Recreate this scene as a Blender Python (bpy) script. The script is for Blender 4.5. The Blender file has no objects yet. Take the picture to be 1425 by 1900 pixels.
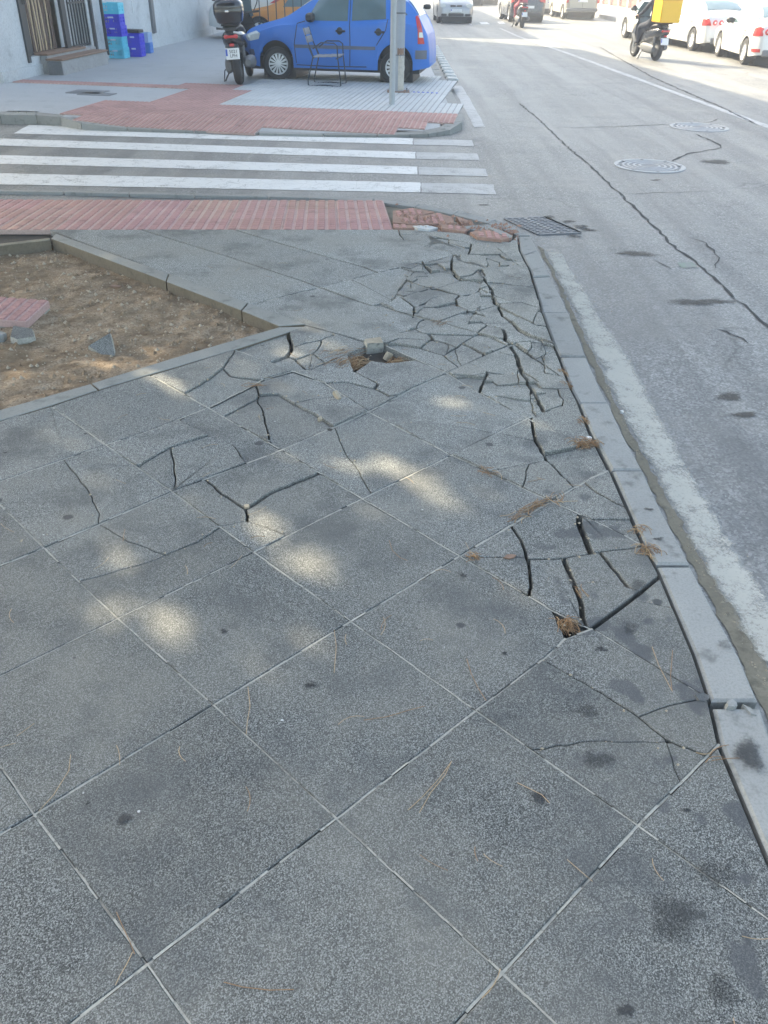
import bpy, bmesh, math, random
import numpy as np
from mathutils import Vector, Matrix
random.seed(7)
R_ = math.radians
sc = bpy.context.scene
col = sc.collection

# ------------------------------------------------------------------ camera
FPX, PITCH, ROLL, CAMH = 1540.0, 0.578052422, 0.018294429, 1.929048
cp, sp_ = math.cos(PITCH), math.sin(PITCH)
FWD = np.array([0, cp, -sp_]); _r0 = np.array([1.0, 0, 0]); _u0 = np.array([0, sp_, cp])
cr, sr = math.cos(ROLL), math.sin(ROLL)
RGT = cr * _r0 + sr * _u0; UPV = -sr * _r0 + cr * _u0
cam = bpy.data.cameras.new('camera'); camo = bpy.data.objects.new('camera', cam); col.objects.link(camo)
cam.sensor_fit = 'VERTICAL'; cam.sensor_height = 36.0; cam.lens = FPX / 1900 * 36.0
cam.clip_start = 0.05; cam.clip_end = 2000
camo.matrix_world = Matrix(((RGT[0], UPV[0], -FWD[0], 0), (RGT[1], UPV[1], -FWD[1], 0), (RGT[2], UPV[2], -FWD[2], CAMH), (0, 0, 0, 1)))
sc.camera = camo

# ------------------------------------------------------------------ light
SUN_EL = 35.0
SH = np.array([-0.734, 0.679])           # horizontal direction towards the sun
w = bpy.data.worlds.new('World'); sc.world = w; w.use_nodes = True
nt = w.node_tree; bg = nt.nodes['Background']
sky = nt.nodes.new('ShaderNodeTexSky'); sky.sky_type = 'NISHITA'; sky.sun_disc = False
sky.sun_elevation = R_(SUN_EL); sky.sun_rotation = math.atan2(SH[0], SH[1])
sky.air_density = 1.0; sky.dust_density = 3.0; sky.ozone_density = 1.6
nt.links.new(sky.outputs[0], bg.inputs[0]); bg.inputs[1].default_value = 0.15
sl = bpy.data.lights.new('sun', 'SUN'); sl.energy = 3.5; sl.angle = R_(0.55); sl.color = (1.0, 0.90, 0.76)
so = bpy.data.objects.new('sun', sl); col.objects.link(so)
ce, se = math.cos(R_(SUN_EL)), math.sin(R_(SUN_EL))
so.rotation_euler = Vector((SH[0] * ce, SH[1] * ce, se)).to_track_quat('Z', 'Y').to_euler()
so.location = (-20, 20, 30)
vs = sc.view_settings; vs.view_transform = 'Standard'; vs.look = 'None'; vs.gamma = 1.0; vs.exposure = 2.30
vs.use_curve_mapping = False
vs.use_white_balance = True; vs.white_balance_temperature = 7450; vs.white_balance_tint = 4
sc.cycles.max_bounces = 6; sc.cycles.diffuse_bounces = 3; sc.cycles.glossy_bounces = 3; sc.cycles.transmission_bounces = 4
sc.cycles.use_denoising = True

# ------------------------------------------------------------------ helpers
ZR, ZF = -0.125, 0.0                     # road level, far pavement level

def ray(x, y):
    return FWD + (x - 712.5) / FPX * RGT + (950 - y) / FPX * UPV

def G(x, y, z=0.0):                       # photo pixel -> point on the level z
    d = ray(x, y); t = (z - CAMH) / d[2]
    return (t * d[0], t * d[1])

def onplane(x, y, p, n):                  # photo pixel -> point on a vertical plane through p with normal n
    d = ray(x, y); c = np.array([0, 0, CAMH]); p = np.array(p); n = np.array(n)
    t = ((p - c) @ n) / (d @ n); return c + t * d

def tag(o, label=None, cat=None, group=None, kind=None):
    if label: o['label'] = label
    if cat: o['category'] = cat
    if group: o['group'] = group
    if kind: o['kind'] = kind
    return o

def empty(name, loc=(0, 0, 0), rz=0.0, label=None, cat=None, group=None):
    o = bpy.data.objects.new(name, None); col.objects.link(o)
    o.location = loc; o.rotation_euler = (0, 0, rz); o.empty_display_size = 0.1
    return tag(o, label, cat, group)

def link(name, me, parent=None, mat=None):
    o = bpy.data.objects.new(name, me); col.objects.link(o)
    if mat is not None and not me.materials: me.materials.append(mat)
    if parent is not None: o.parent = parent
    return o

class MB:
    def __init__(s): s.v = []; s.f = []
    def add(s, vs, fs):
        n = len(s.v); s.v += [tuple(map(float, p)) for p in vs]; s.f += [tuple(i + n for i in f) for f in fs]; return s
    def box(s, c, d, M=None, bev=0.0):
        hx, hy, hz = d[0] / 2, d[1] / 2, d[2] / 2
        if bev <= 0:
            vs = [(x, y, z) for z in (-hz, hz) for y in (-hy, hy) for x in (-hx, hx)]
            fs = [(0, 2, 3, 1), (4, 5, 7, 6), (0, 1, 5, 4), (2, 6, 7, 3), (0, 4, 6, 2), (1, 3, 7, 5)]
        else:
            b = min(bev, hx * .95, hy * .95, hz * .95); vs = []; idx = {}
            for sx in (-1, 1):
                for sy in (-1, 1):
                    for sz in (-1, 1):
                        for a in range(3):
                            p = [sx * (hx - b), sy * (hy - b), sz * (hz - b)]
                            p[a] = (sx * hx, sy * hy, sz * hz)[a]
                            idx[(sx, sy, sz, a)] = len(vs); vs.append(tuple(p))
            fs = []; S = (-1, 1)
            for a in range(3):
                o1, o2 = (a + 1) % 3, (a + 2) % 3
                for sg in S:
                    q = []
                    for (u, v_) in ((-1, -1), (1, -1), (1, 1), (-1, 1)):
                        k = [0, 0, 0]; k[a] = sg; k[o1] = u; k[o2] = v_; q.append(idx[(*k, a)])
                    fs.append(tuple(q) if sg > 0 else tuple(q[::-1]))
            for a in range(3):            # edge strips along axis a
                o1, o2 = (a + 1) % 3, (a + 2) % 3
                for u in S:
                    for v_ in S:
                        q = []
                        for (e, ax) in ((-1, o1), (1, o1), (1, o2), (-1, o2)):
                            k = [0, 0, 0]; k[a] = e; k[o1] = u; k[o2] = v_; q.append(idx[(*k, ax)])
                        fs.append(tuple(q) if u * v_ < 0 else tuple(q[::-1]))
            for sx in S:
                for sy in S:
                    for sz in S:
                        q = [idx[(sx, sy, sz, a)] for a in range(3)]
                        fs.append(tuple(q) if sx * sy * sz > 0 else tuple(q[::-1]))
        if M is not None: vs = [tuple(M @ Vector(p)) for p in vs]
        return s.add([(p[0] + c[0], p[1] + c[1], p[2] + c[2]) for p in vs], fs)
    def tube(s, pts, r, n=8, closed=False):
        pts = [Vector(p) for p in pts]; m = len(pts); rs = r if isinstance(r, (list, tuple)) else [r] * m
        base = len(s.v); up = Vector((0.13, 0.07, 1)).normalized(); prev = None
        for i, p in enumerate(pts):
            a = pts[i - 1] if (i > 0 or closed) else p; b = pts[(i + 1) % m] if (i < m - 1 or closed) else p
            t = (b - a); t = t.normalized() if t.length > 1e-9 else Vector((0, 0, 1))
            if prev is None:
                x = t.cross(up); x = x if x.length > 1e-3 else t.cross(Vector((1, 0, 0)))
            else: x = prev - t * prev.dot(t)
            x.normalize(); prev = x; y = t.cross(x)
            for k in range(n):
                an = 2 * math.pi * k / n; q = p + (x * math.cos(an) + y * math.sin(an)) * rs[i]; s.v.append(tuple(q))
        for i in range(m if closed else m - 1):
            j = (i + 1) % m
            for k in range(n):
                k2 = (k + 1) % n; s.f.append((base + i * n + k, base + i * n + k2, base + j * n + k2, base + j * n + k))
        if not closed:
            s.f.append(tuple(base + k for k in range(n))[::-1]); s.f.append(tuple(base + (m - 1) * n + k for k in range(n)))
        return s
    def lathe(s, prof, n=24, M=None, close=False):   # profile (r, z) about local z
        base = len(s.v); m = len(prof)
        for (r, z) in prof:
            for k in range(n):
                a = 2 * math.pi * k / n; p = Vector((r * math.cos(a), r * math.sin(a), z)); s.v.append(tuple(M @ p if M is not None else p))
        for i in range(m if close else m - 1):
            j = (i + 1) % m
            for k in range(n):
                k2 = (k + 1) % n; s.f.append((base + i * n + k, base + i * n + k2, base + j * n + k2, base + j * n + k))
        if not close:
            s.f.append(tuple(base + k for k in range(n))[::-1]); s.f.append(tuple(base + (m - 1) * n + k for k in range(n)))
        return s
    def loft(s, rings, cap=True, closed=True):
        base = len(s.v); n = len(rings[0])
        for r in rings: s.v += [tuple(map(float, p)) for p in r]
        for i in range(len(rings) - 1):
            for k in range(n if closed else n - 1):
                k2 = (k + 1) % n; s.f.append((base + i * n + k, base + i * n + k2, base + (i + 1) * n + k2, base + (i + 1) * n + k))
        if cap and closed:
            s.f.append(tuple(base + k for k in range(n))[::-1]); s.f.append(tuple(base + (len(rings) - 1) * n + k for k in range(n)))
        return s
    def prism(s, poly, z0, z1):
        n = len(poly); vs = [(p[0], p[1], z0) for p in poly] + [(p[0], p[1], z1) for p in poly]
        fs = [tuple(range(n))[::-1], tuple(range(n, 2 * n))] + [(i, (i + 1) % n, n + (i + 1) % n, n + i) for i in range(n)]
        return s.add(vs, fs)
    def mesh(s, name, smooth=False, ang=None):
        me = bpy.data.meshes.new(name); me.from_pydata(s.v, [], s.f); me.update()
        bm = bmesh.new(); bm.from_mesh(me); bmesh.ops.recalc_face_normals(bm, faces=bm.faces); bm.to_mesh(me); bm.free()
        if smooth:
            me.polygons.foreach_set('use_smooth', [True] * len(me.polygons))
            if ang is not None:
                try: me.set_sharp_from_angle(angle=R_(ang))
                except Exception: pass
        return me
    def build(s, name, mat, parent=None, smooth=False, ang=40):
        return link(name, s.mesh(name, smooth, ang if smooth else None), parent, mat)

def se_ring(y, cx, cz, hw, hh, e=2.6, n=20):      # superellipse ring in the x-z plane at y
    out = []
    for k in range(n):
        a = 2 * math.pi * k / n; c, s_ = math.cos(a), math.sin(a)
        out.append((cx + hw * math.copysign(abs(c) ** (2 / e), c), y, cz + hh * math.copysign(abs(s_) ** (2 / e), s_)))
    return out

# ------------------------------------------------------------------ materials
def newmat(name):
    m = bpy.data.materials.new(name); m.use_nodes = True
    n = m.node_tree; b = n.nodes['Principled BSDF']; return m, n, b

def N(n, t, **kw):
    x = n.nodes.new(t)
    for k, v in kw.items():
        if k == 'inp':
            for kk, vv in v.items(): x.inputs[kk].default_value = vv
        else: setattr(x, k, v)
    return x

def ramp(n, src, stops):
    r = n.nodes.new('ShaderNodeValToRGB'); e = r.color_ramp.elements
    while len(e) < len(stops): e.new(0.5)
    for el, (p, c) in zip(e, stops):
        el.position = p; el.color = (c, c, c, 1) if isinstance(c, (int, float)) else (*c, 1)
    n.links.new(src, r.inputs[0]); return r.outputs[0]

def mix(n, fac, a, b, mode='MIX'):
    x = n.nodes.new('ShaderNodeMix'); x.data_type = 'RGBA'; x.blend_type = mode
    for sock, v in ((x.inputs[0], fac), (x.inputs[6], a), (x.inputs[7], b)):
        if isinstance(v, bpy.types.NodeSocket): n.links.new(v, sock)
        elif isinstance(v, (int, float)): sock.default_value = v if sock == x.inputs[0] else (v, v, v, 1)
        else: sock.default_value = (*v, 1)
    return x.outputs[2]

def mth(n, op, a, b=0.0):
    x = n.nodes.new('ShaderNodeMath'); x.operation = op
    for sock, v in ((x.inputs[0], a), (x.inputs[1], b)):
        if isinstance(v, bpy.types.NodeSocket): n.links.new(v, sock)
        else: sock.default_value = v
    return x.outputs[0]

def noise(n, vec, scale, detail=3.0, rough=0.55, out=0):
    x = n.nodes.new('ShaderNodeTexNoise'); x.inputs['Scale'].default_value = scale; x.inputs['Detail'].default_value = detail; x.inputs['Roughness'].default_value = rough
    n.links.new(vec, x.inputs['Vector']); return x.outputs[out]

def voro(n, vec, scale, out='Distance', feature='F1'):
    x = n.nodes.new('ShaderNodeTexVoronoi'); x.feature = feature; x.inputs['Scale'].default_value = scale; n.links.new(vec, x.inputs['Vector']); return x.outputs[out]

def bump(n, b, h, strength, dist):
    x = n.nodes.new('ShaderNodeBump'); x.inputs['Strength'].default_value = strength; x.inputs['Distance'].default_value = dist
    n.links.new(h, x.inputs['Height']); n.links.new(x.outputs[0], b.inputs['Normal'])

def pos(n): return n.nodes.new('ShaderNodeNewGeometry').outputs['Position']
def objc(n): return n.nodes.new('ShaderNodeTexCoord').outputs['Object']

def simple(name, c, rough=0.6, metal=0.0, var=0.12, scale=8.0, coat=0.0, bmp=0.0, spec=0.5):
    m, n, b = newmat(name); p = objc(n)
    f = noise(n, p, scale, 4.0)
    lo = tuple(max(0, x * (1 - var)) for x in c); hi = tuple(min(1, x * (1 + var)) for x in c)
    n.links.new(mix(n, f, lo, hi), b.inputs['Base Color'])
    rr = mth(n, 'MULTIPLY_ADD', f, 0.2); n.nodes[-1].inputs[2].default_value = rough - 0.1; n.links.new(rr, b.inputs['Roughness'])
    b.inputs['Metallic'].default_value = metal; b.inputs['Coat Weight'].default_value = coat; b.inputs['Coat Roughness'].default_value = 0.06
    b.inputs['Specular IOR Level'].default_value = spec
    if bmp: bump(n, b, noise(n, p, scale * 6, 3.0), bmp, 0.004)
    return m

def m_slab():
    m, n, b = newmat('granite_slab'); p = pos(n)
    f1 = noise(n, p, 225, 2.0, 0.7); f2 = voro(n, p, 360, 'Color')
    grain = mth(n, 'ADD', mth(n, 'MULTIPLY', f1, 0.62), mth(n, 'MULTIPLY', f2, 0.38))
    c = ramp(n, grain, [(0.33, (0.018, 0.019, 0.018)), (0.50, (0.096, 0.100, 0.095)), (0.67, (0.31, 0.316, 0.298))])
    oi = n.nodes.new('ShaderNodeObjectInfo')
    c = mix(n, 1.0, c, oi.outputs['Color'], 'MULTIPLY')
    # dust film, dark tread stains and spots
    big = noise(n, p, 1.3, 4.0, 0.6); c = mix(n, ramp(n, big, [(0.40, 0.0), (0.68, 0.50)]), c, (0.215, 0.205, 0.175))
    st = noise(n, p, 2.4, 5.0, 0.65); c = mix(n, ramp(n, st, [(0.50, 0.0), (0.66, 0.60)]), c, (0.058, 0.062, 0.064))
    sp = n.nodes.new('ShaderNodeSeparateXYZ'); n.links.new(p, sp.inputs[0])
    kx = ramp(n, mth(n, 'ADD', sp.outputs[0], mth(n, 'MULTIPLY', sp.outputs[1], 0.07)), [(0.45, 0.0), (0.95, 1.0)])
    bl = ramp(n, noise(n, p, 6.5, 2.0, 0.5), [(0.57, 0.0), (0.63, 0.75)])
    ky = ramp(n, mth(n, 'MULTIPLY', sp.outputs[1], 0.2), [(0.60, 1.0), (0.78, 0.15)])
    c = mix(n, mth(n, 'MULTIPLY', mth(n, 'MULTIPLY', kx, bl), ky), c, (0.055, 0.058, 0.062))
    wn = n.nodes.new('ShaderNodeVectorMath'); wn.operation = 'MULTIPLY_ADD'; n.links.new(noise(n, p, 30, 2.0, out=1), wn.inputs[0]); wn.inputs[1].default_value = (.02, .02, 0); n.links.new(p, wn.inputs[2])
    d = voro(n, wn.outputs[0], 2.6); c = mix(n, ramp(n, d, [(0.045, 0.85), (0.062, 0.0)]), c, (0.035, 0.037, 0.04))
    d2 = voro(n, p, 7.0); c = mix(n, ramp(n, d2, [(0.03, 0.8), (0.045, 0.0)]), c, (0.05, 0.05, 0.05))
    d3 = voro(n, p, 5.2); c = mix(n, ramp(n, d3, [(0.018, 0.7), (0.026, 0.0)]), c, (0.6, 0.6, 0.58))
    n.links.new(c, b.inputs['Base Color'])
    n.links.new(ramp(n, f1, [(0.3, 0.62), (0.7, 0.85)]), b.inputs['Roughness']); b.inputs['Specular IOR Level'].default_value = 0.4
    bump(n, b, grain, 0.35, 0.003)
    return m

def m_asphalt():
    m, n, b = newmat('asphalt'); p = pos(n)
    f1 = noise(n, p, 95, 3.0, 0.8); vr = voro(n, p, 80, 'Color'); f3 = noise(n, p, 26, 3.0, 0.7)
    g = mth(n, 'ADD', mth(n, 'ADD', mth(n, 'MULTIPLY', f1, 0.45), mth(n, 'MULTIPLY', vr, 0.33)), mth(n, 'MULTIPLY', f3, 0.22))
    c = ramp(n, g, [(0.28, (0.045, 0.045, 0.044)), (0.48, (0.145, 0.145, 0.140)), (0.72, (0.37, 0.365, 0.35))])
    big = noise(n, p, 0.45, 5.0, 0.6); c = mix(n, ramp(n, big, [(0.36, 0.6), (0.52, 0.0)]), c, (0.075, 0.076, 0.077))
    b2 = noise(n, p, 1.1, 6.0, 0.7); c = mix(n, ramp(n, b2, [(0.50, 0.0), (0.70, 0.45)]), c, (0.27, 0.255, 0.22))
    b3 = noise(n, p, 2.7, 5.0, 0.7); c = mix(n, ramp(n, b3, [(0.55, 0.0), (0.72, 0.55)]), c, (0.06, 0.06, 0.06))
    vm = n.nodes.new('ShaderNodeVectorMath'); vm.operation = 'MULTIPLY'; n.links.new(p, vm.inputs[0]); vm.inputs[1].default_value = (1.0, 0.05, 1.0)
    tr = noise(n, vm.outputs[0], 1.3, 3.0, 0.6); c = mix(n, ramp(n, tr, [(0.45, 0.0), (0.65, 0.35)]), c, (0.30, 0.295, 0.28)); c = mix(n, ramp(n, noise(n, vm.outputs[0], 2.9, 3.0, 0.6), [(0.52, 0.0), (0.68, 0.4)]), c, (0.075, 0.075, 0.076))
    # faint fine crazing
    vn = n.nodes.new('ShaderNodeVectorMath'); vn.operation = 'MULTIPLY_ADD'; n.links.new(noise(n, p, 3.0, 4.0, out=1), vn.inputs[0]); vn.inputs[1].default_value = (.5, .5, 0); n.links.new(p, vn.inputs[2])
    e = voro(n, vn.outputs[0], 0.9, feature='DISTANCE_TO_EDGE'); gate = ramp(n, noise(n, p, 0.6, 3.0), [(0.5, 0.0), (0.62, 0.75)])
    c = mix(n, mth(n, 'MULTIPLY', ramp(n, e, [(0.0, 1.0), (0.012, 0.0)]), gate), c, (0.05, 0.05, 0.05))
    n.links.new(c, b.inputs['Base Color'])
    n.links.new(ramp(n, big, [(0.3, 0.50), (0.7, 0.66)]), b.inputs['Roughness']); b.inputs['Specular IOR Level'].default_value = 0.5
    bump(n, b, g, 0.8, 0.006)
    return m

def m_concrete(name, c, var=0.2, scale=3.0, rough=0.8, stain=0.5, grain=70, tint=False):
    m, n, b = newmat(name); p = pos(n)
    f = noise(n, p, scale, 5.0, 0.65); g = noise(n, p, grain, 2.0, 0.6)
    cc = mix(n, f, tuple(x * (1 - var) for x in c), tuple(min(1, x * (1 + var)) for x in c))
    cc = mix(n, ramp(n, g, [(0.35, 0.35), (0.55, 0.0)]), cc, tuple(x * 0.55 for x in c))
    cc = mix(n, ramp(n, noise(n, p, scale * 2.3, 4.0, 0.6), [(0.56, 0.0), (0.70, stain)]), cc, tuple(x * 0.38 for x in c))
    if tint:
        oi = n.nodes.new('ShaderNodeObjectInfo'); cc = mix(n, 1.0, cc, oi.outputs['Color'], 'MULTIPLY')
    n.links.new(cc, b.inputs['Base Color']); b.inputs['Roughness'].default_value = rough; b.inputs['Specular IOR Level'].default_value = 0.4
    bump(n, b, g, 0.3, 0.003)
    return m

def m_paint(name, c, wear0, wear1, under=(0.19, 0.19, 0.185), scale=5.0):
    m, n, b = newmat(name); p = pos(n)
    f = noise(n, p, scale, 7.0, 0.75); fine = noise(n, p, 60, 3.0, 0.7)
    f = mth(n, 'ADD', mth(n, 'MULTIPLY', f, 0.6), mth(n, 'MULTIPLY', fine, 0.4))
    wv = ramp(n, f, [(wear0, 0.0), (wear1, 1.0)])
    gry = noise(n, p, 2.0, 4.0); c2 = mix(n, gry, tuple(x * .82 for x in c), c)
    ck = voro(n, p, 6.0, feature='DISTANCE_TO_EDGE'); c2 = mix(n, ramp(n, ck, [(0.0, 0.5), (0.02, 0.0)]), c2, under)
    n.links.new(mix(n, wv, c2, under), b.inputs['Base Color']); b.inputs['Roughness'].default_value = 0.65
    bump(n, b, fine, 0.3, 0.003)
    return m

M = {}
M['slab'] = m_slab(); M['asphalt'] = m_asphalt()
M['kerb'] = m_concrete('kerb_concrete', (0.26, 0.26, 0.245), 0.18, 4.0, 0.8, 0.7, 120, True)
M['edging'] = m_concrete('pit_edging', (0.235, 0.235, 0.215), 0.2, 3.0, 0.85, 0.5, 110)
M['shadedface'] = m_concrete('shaded_earthy_concrete', (0.15, 0.125, 0.09), 0.3, 5.0, 0.95, 0.5, 60)
M['mortar'] = m_concrete('mortar', (0.33, 0.32, 0.28), 0.35, 14.0, 0.95, 0.9, 90)
M['bed'] = m_concrete('sand_bed', (0.045, 0.04, 0.034), 0.4, 9.0, 0.95, 0.6, 60)
M['farpave'] = m_concrete('far_paving', (0.36, 0.37, 0.38), 0.14, 1.2, 0.7, 0.25, 40)
M['greytile'] = m_concrete('grey_tile', (0.44, 0.455, 0.46), 0.12, 2.0, 0.65, 0.2, 60, True)
M['redtile'] = m_concrete('red_tile', (0.41, 0.225, 0.20), 0.22, 3.0, 0.8, 0.45, 70, True)
M['reddust'] = m_concrete('dusty_red_tile', (0.49, 0.335, 0.295), 0.18, 3.0, 0.9, 0.35, 70, True)
M['brokenred'] = m_concrete('red_tile_body', (0.33, 0.20, 0.15), 0.3, 6.0, 0.9, 0.4, 60)
M['white'] = m_paint('road_paint_white', (0.68, 0.68, 0.67), 0.535, 0.64)
M['faded'] = m_paint('road_paint_faded', (0.42, 0.42, 0.42), 0.50, 0.62)
def m_wornline(name, c, under, cover=1.0):
    m, n, b = newmat(name); p = pos(n)
    at = n.nodes.new('ShaderNodeAttribute'); at.attribute_name = 'edge'
    f = noise(n, p, 3.5, 6.0, 0.7); fine = noise(n, p, 90, 3.0, 0.75); mid = noise(n, p, 22, 4.0, 0.7)
    k = mth(n, 'ADD', mth(n, 'ADD', mth(n, 'MULTIPLY', f, 0.34), mth(n, 'MULTIPLY', fine, 0.40)), mth(n, 'MULTIPLY', mid, 0.26))
    k = mth(n, 'ADD', k, mth(n, 'MULTIPLY', mth(n, 'SUBTRACT', 1.0, at.outputs['Fac']), 0.36))
    wv = ramp(n, k, [(0.49, 0.0), (0.68, 1.0)])
    g = noise(n, p, 100, 2.0, 0.7); un = mix(n, g, tuple(x * .45 for x in under), tuple(x * 1.5 for x in under))
    c2 = mix(n, noise(n, p, 1.7, 4.0), tuple(x * .78 for x in c), c)
    n.links.new(c2, b.inputs['Base Color']); b.inputs['Roughness'].default_value = 0.8
    n.links.new(mth(n, 'MULTIPLY', mth(n, 'SUBTRACT', 1.0, wv), cover), b.inputs['Alpha'])
    bump(n, b, fine, 0.4, 0.004); return m
M['edgeline'] = m_wornline('edge_line_worn', (0.58, 0.55, 0.475), (0.21, 0.20, 0.175), 0.80)
M['softstain'] = m_wornline('soft_stain', (0.075, 0.066, 0.057), (0.18, 0.175, 0.165), 0.75)
M['softgum'] = m_wornline('soft_dark_spot', (0.036, 0.038, 0.040), (0.13, 0.134, 0.128), 0.78)
M['softlarge'] = m_wornline('soft_tread_dirt', (0.04, 0.042, 0.043), (0.13, 0.134, 0.128), 0.42)
M['lanepaint'] = m_paint('lane_paint', (0.46, 0.46, 0.46), 0.50, 0.60)
M['gutter'] = m_concrete('gutter_dirt', (0.20, 0.175, 0.13), 0.35, 6.0, 0.95, 0.6, 70)
M['gum'] = m_concrete('dark_spot', (0.075, 0.077, 0.076), 0.3, 30.0, 0.8, 0.5, 130)
M['tar'] = m_concrete('tar_crack', (0.045, 0.045, 0.046), 0.3, 20.0, 0.9, 0.2, 90)
M['stain'] = m_concrete('dry_spill', (0.085, 0.075, 0.065), 0.3, 9.0, 0.8, 0.3, 90)
M['greenpaint'] = m_paint('green_paint', (0.16, 0.26, 0.17), 0.42, 0.56)
M['iron'] = simple('cast_iron', (0.15, 0.155, 0.165), 0.6, 0.2, 0.3, 30, bmp=0.2)
M['ironworn'] = simple('worn_iron_rim', (0.33, 0.335, 0.34), 0.6, 0.1, 0.2, 20)
M['needle'] = simple('pine_needle', (0.22, 0.12, 0.055), 0.6, 0, 0.35, 12)
M['needle2'] = simple('pale_needle', (0.36, 0.25, 0.14), 0.6, 0, 0.3, 12)
M['black'] = simple('black_plastic', (0.018, 0.019, 0.022), 0.45, 0, 0.3, 12)
M['gloss'] = simple('black_gloss', (0.012, 0.013, 0.018), 0.22, 0, 0.2, 5, coat=0.6)
M['rubber'] = simple('tyre_rubber', (0.024, 0.024, 0.026), 0.8, 0, 0.3, 25)
M['alloy'] = simple('silver_rim', (0.60, 0.61, 0.62), 0.35, 0.25, 0.06, 10)
M['chrome'] = simple('chrome', (0.7, 0.7, 0.72), 0.2, 1.0, 0.05, 10)
M['steel'] = simple('galvanised_steel', (0.36, 0.39, 0.41), 0.5, 0.35, 0.15, 9)
M['frame'] = simple('dark_frame_paint', (0.035, 0.045, 0.055), 0.5, 0.2, 0.25, 10)
M['wood'] = simple('grey_wood_slat', (0.24, 0.24, 0.25), 0.7, 0, 0.3, 14)
M['glass'] = simple('car_glass', (0.11, 0.165, 0.185), 0.08, 0, 0.3, 2, coat=0.5)
M['redlight'] = simple('red_lens', (0.55, 0.03, 0.03), 0.2, 0, 0.2, 20, coat=0.5)
M['clearlight'] = simple('clear_lens', (0.62, 0.66, 0.66), 0.15, 0.2, 0.15, 20, coat=0.6)
M['amber'] = simple('amber_lens', (0.7, 0.25, 0.05), 0.2, 0, 0.2, 20, coat=0.5)
M['plate'] = simple('plate_white', (0.72, 0.73, 0.72), 0.45, 0, 0.05, 20)
M['plateblue'] = simple('plate_blue', (0.03, 0.08, 0.42), 0.45, 0, 0.1, 20)
M['ink'] = simple('plate_ink', (0.02, 0.02, 0.02), 0.5, 0, 0.1, 20)
M['blue'] = simple('blue_car_paint', (0.026, 0.165, 0.54), 0.42, 0.0, 0.12, 2.0, coat=0.15, spec=0.4)
M['whitecar'] = simple('white_car_paint', (0.62, 0.62, 0.60), 0.3, 0, 0.04, 2.0, coat=0.7)
M['silver'] = simple('silver_car_paint', (0.36, 0.37, 0.38), 0.32, 0.4, 0.06, 2.0, coat=0.6)
M['darkcar'] = simple('dark_car_paint', (0.022, 0.026, 0.036), 0.28, 0.1, 0.15, 2.0, coat=0.8)
M['orange'] = simple('orange_car_paint', (0.62, 0.24, 0.05), 0.3, 0, 0.08, 2.0, coat=0.6)
M['beige'] = simple('beige_van_paint', (0.34, 0.33, 0.29), 0.4, 0.1, 0.06, 2.0, coat=0.4)
M['yellow'] = simple('yellow_box', (0.80, 0.46, 0.02), 0.5, 0, 0.06, 5.0)
M['grey'] = simple('grey_helmet', (0.32, 0.33, 0.34), 0.4, 0, 0.1, 5.0)
M['cloth'] = simple('dark_cloth', (0.03, 0.036, 0.055), 0.85, 0, 0.3, 20)
M['pinkcloth'] = simple('pink_red_jacket', (0.52, 0.10, 0.13), 0.8, 0, 0.2, 15)
M['skin'] = simple('skin', (0.50, 0.30, 0.21), 0.55, 0, 0.1, 20)
M['cyan'] = simple('cyan_crate', (0.08, 0.58, 0.75), 0.45, 0, 0.06, 8)
M['bluecrate'] = simple('royal_blue_crate', (0.015, 0.03, 0.62), 0.45, 0, 0.08, 8)
M['azure'] = simple('azure_crate', (0.02, 0.19, 0.60), 0.45, 0, 0.08, 8)
M['paleblue'] = simple('pale_blue_crate', (0.30, 0.44, 0.68), 0.45, 0, 0.08, 8)
M['cratelabel'] = simple('crate_label', (0.5, 0.58, 0.72), 0.5, 0, 0.08, 8)
M['wall'] = m_concrete('grey_render', (0.54, 0.56, 0.57), 0.24, 0.9, 0.85, 0.40, 30)
M['wall2'] = m_concrete('pale_render', (0.52, 0.48, 0.42), 0.1, 0.6, 0.85, 0.15, 20)
M['redwall'] = m_concrete('red_panel', (0.33, 0.10, 0.09), 0.15, 1.2, 0.85, 0.2, 20)
M['step'] = m_concrete('step_concrete', (0.34, 0.34, 0.34), 0.25, 3.0, 0.85, 0.4, 40)
M['stepbrown'] = m_concrete('step_tile_brown', (0.24, 0.145, 0.10), 0.2, 3.0, 0.7, 0.3, 50)
M['soil'] = None
M['pebble'] = m_concrete('pebble', (0.36, 0.30, 0.22), 0.4, 30.0, 0.9, 0.3, 90)
M['bark'] = m_concrete('pine_bark', (0.12, 0.075, 0.05), 0.4, 6.0, 0.95, 0.6, 30)
M['leaf'] = simple('pine_foliage', (0.045, 0.085, 0.03), 0.7, 0, 0.4, 3)
M['plastercrack'] = m_concrete('white_plaster', (0.6, 0.6, 0.58), 0.1, 8.0, 0.8, 0.2, 60)

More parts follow.
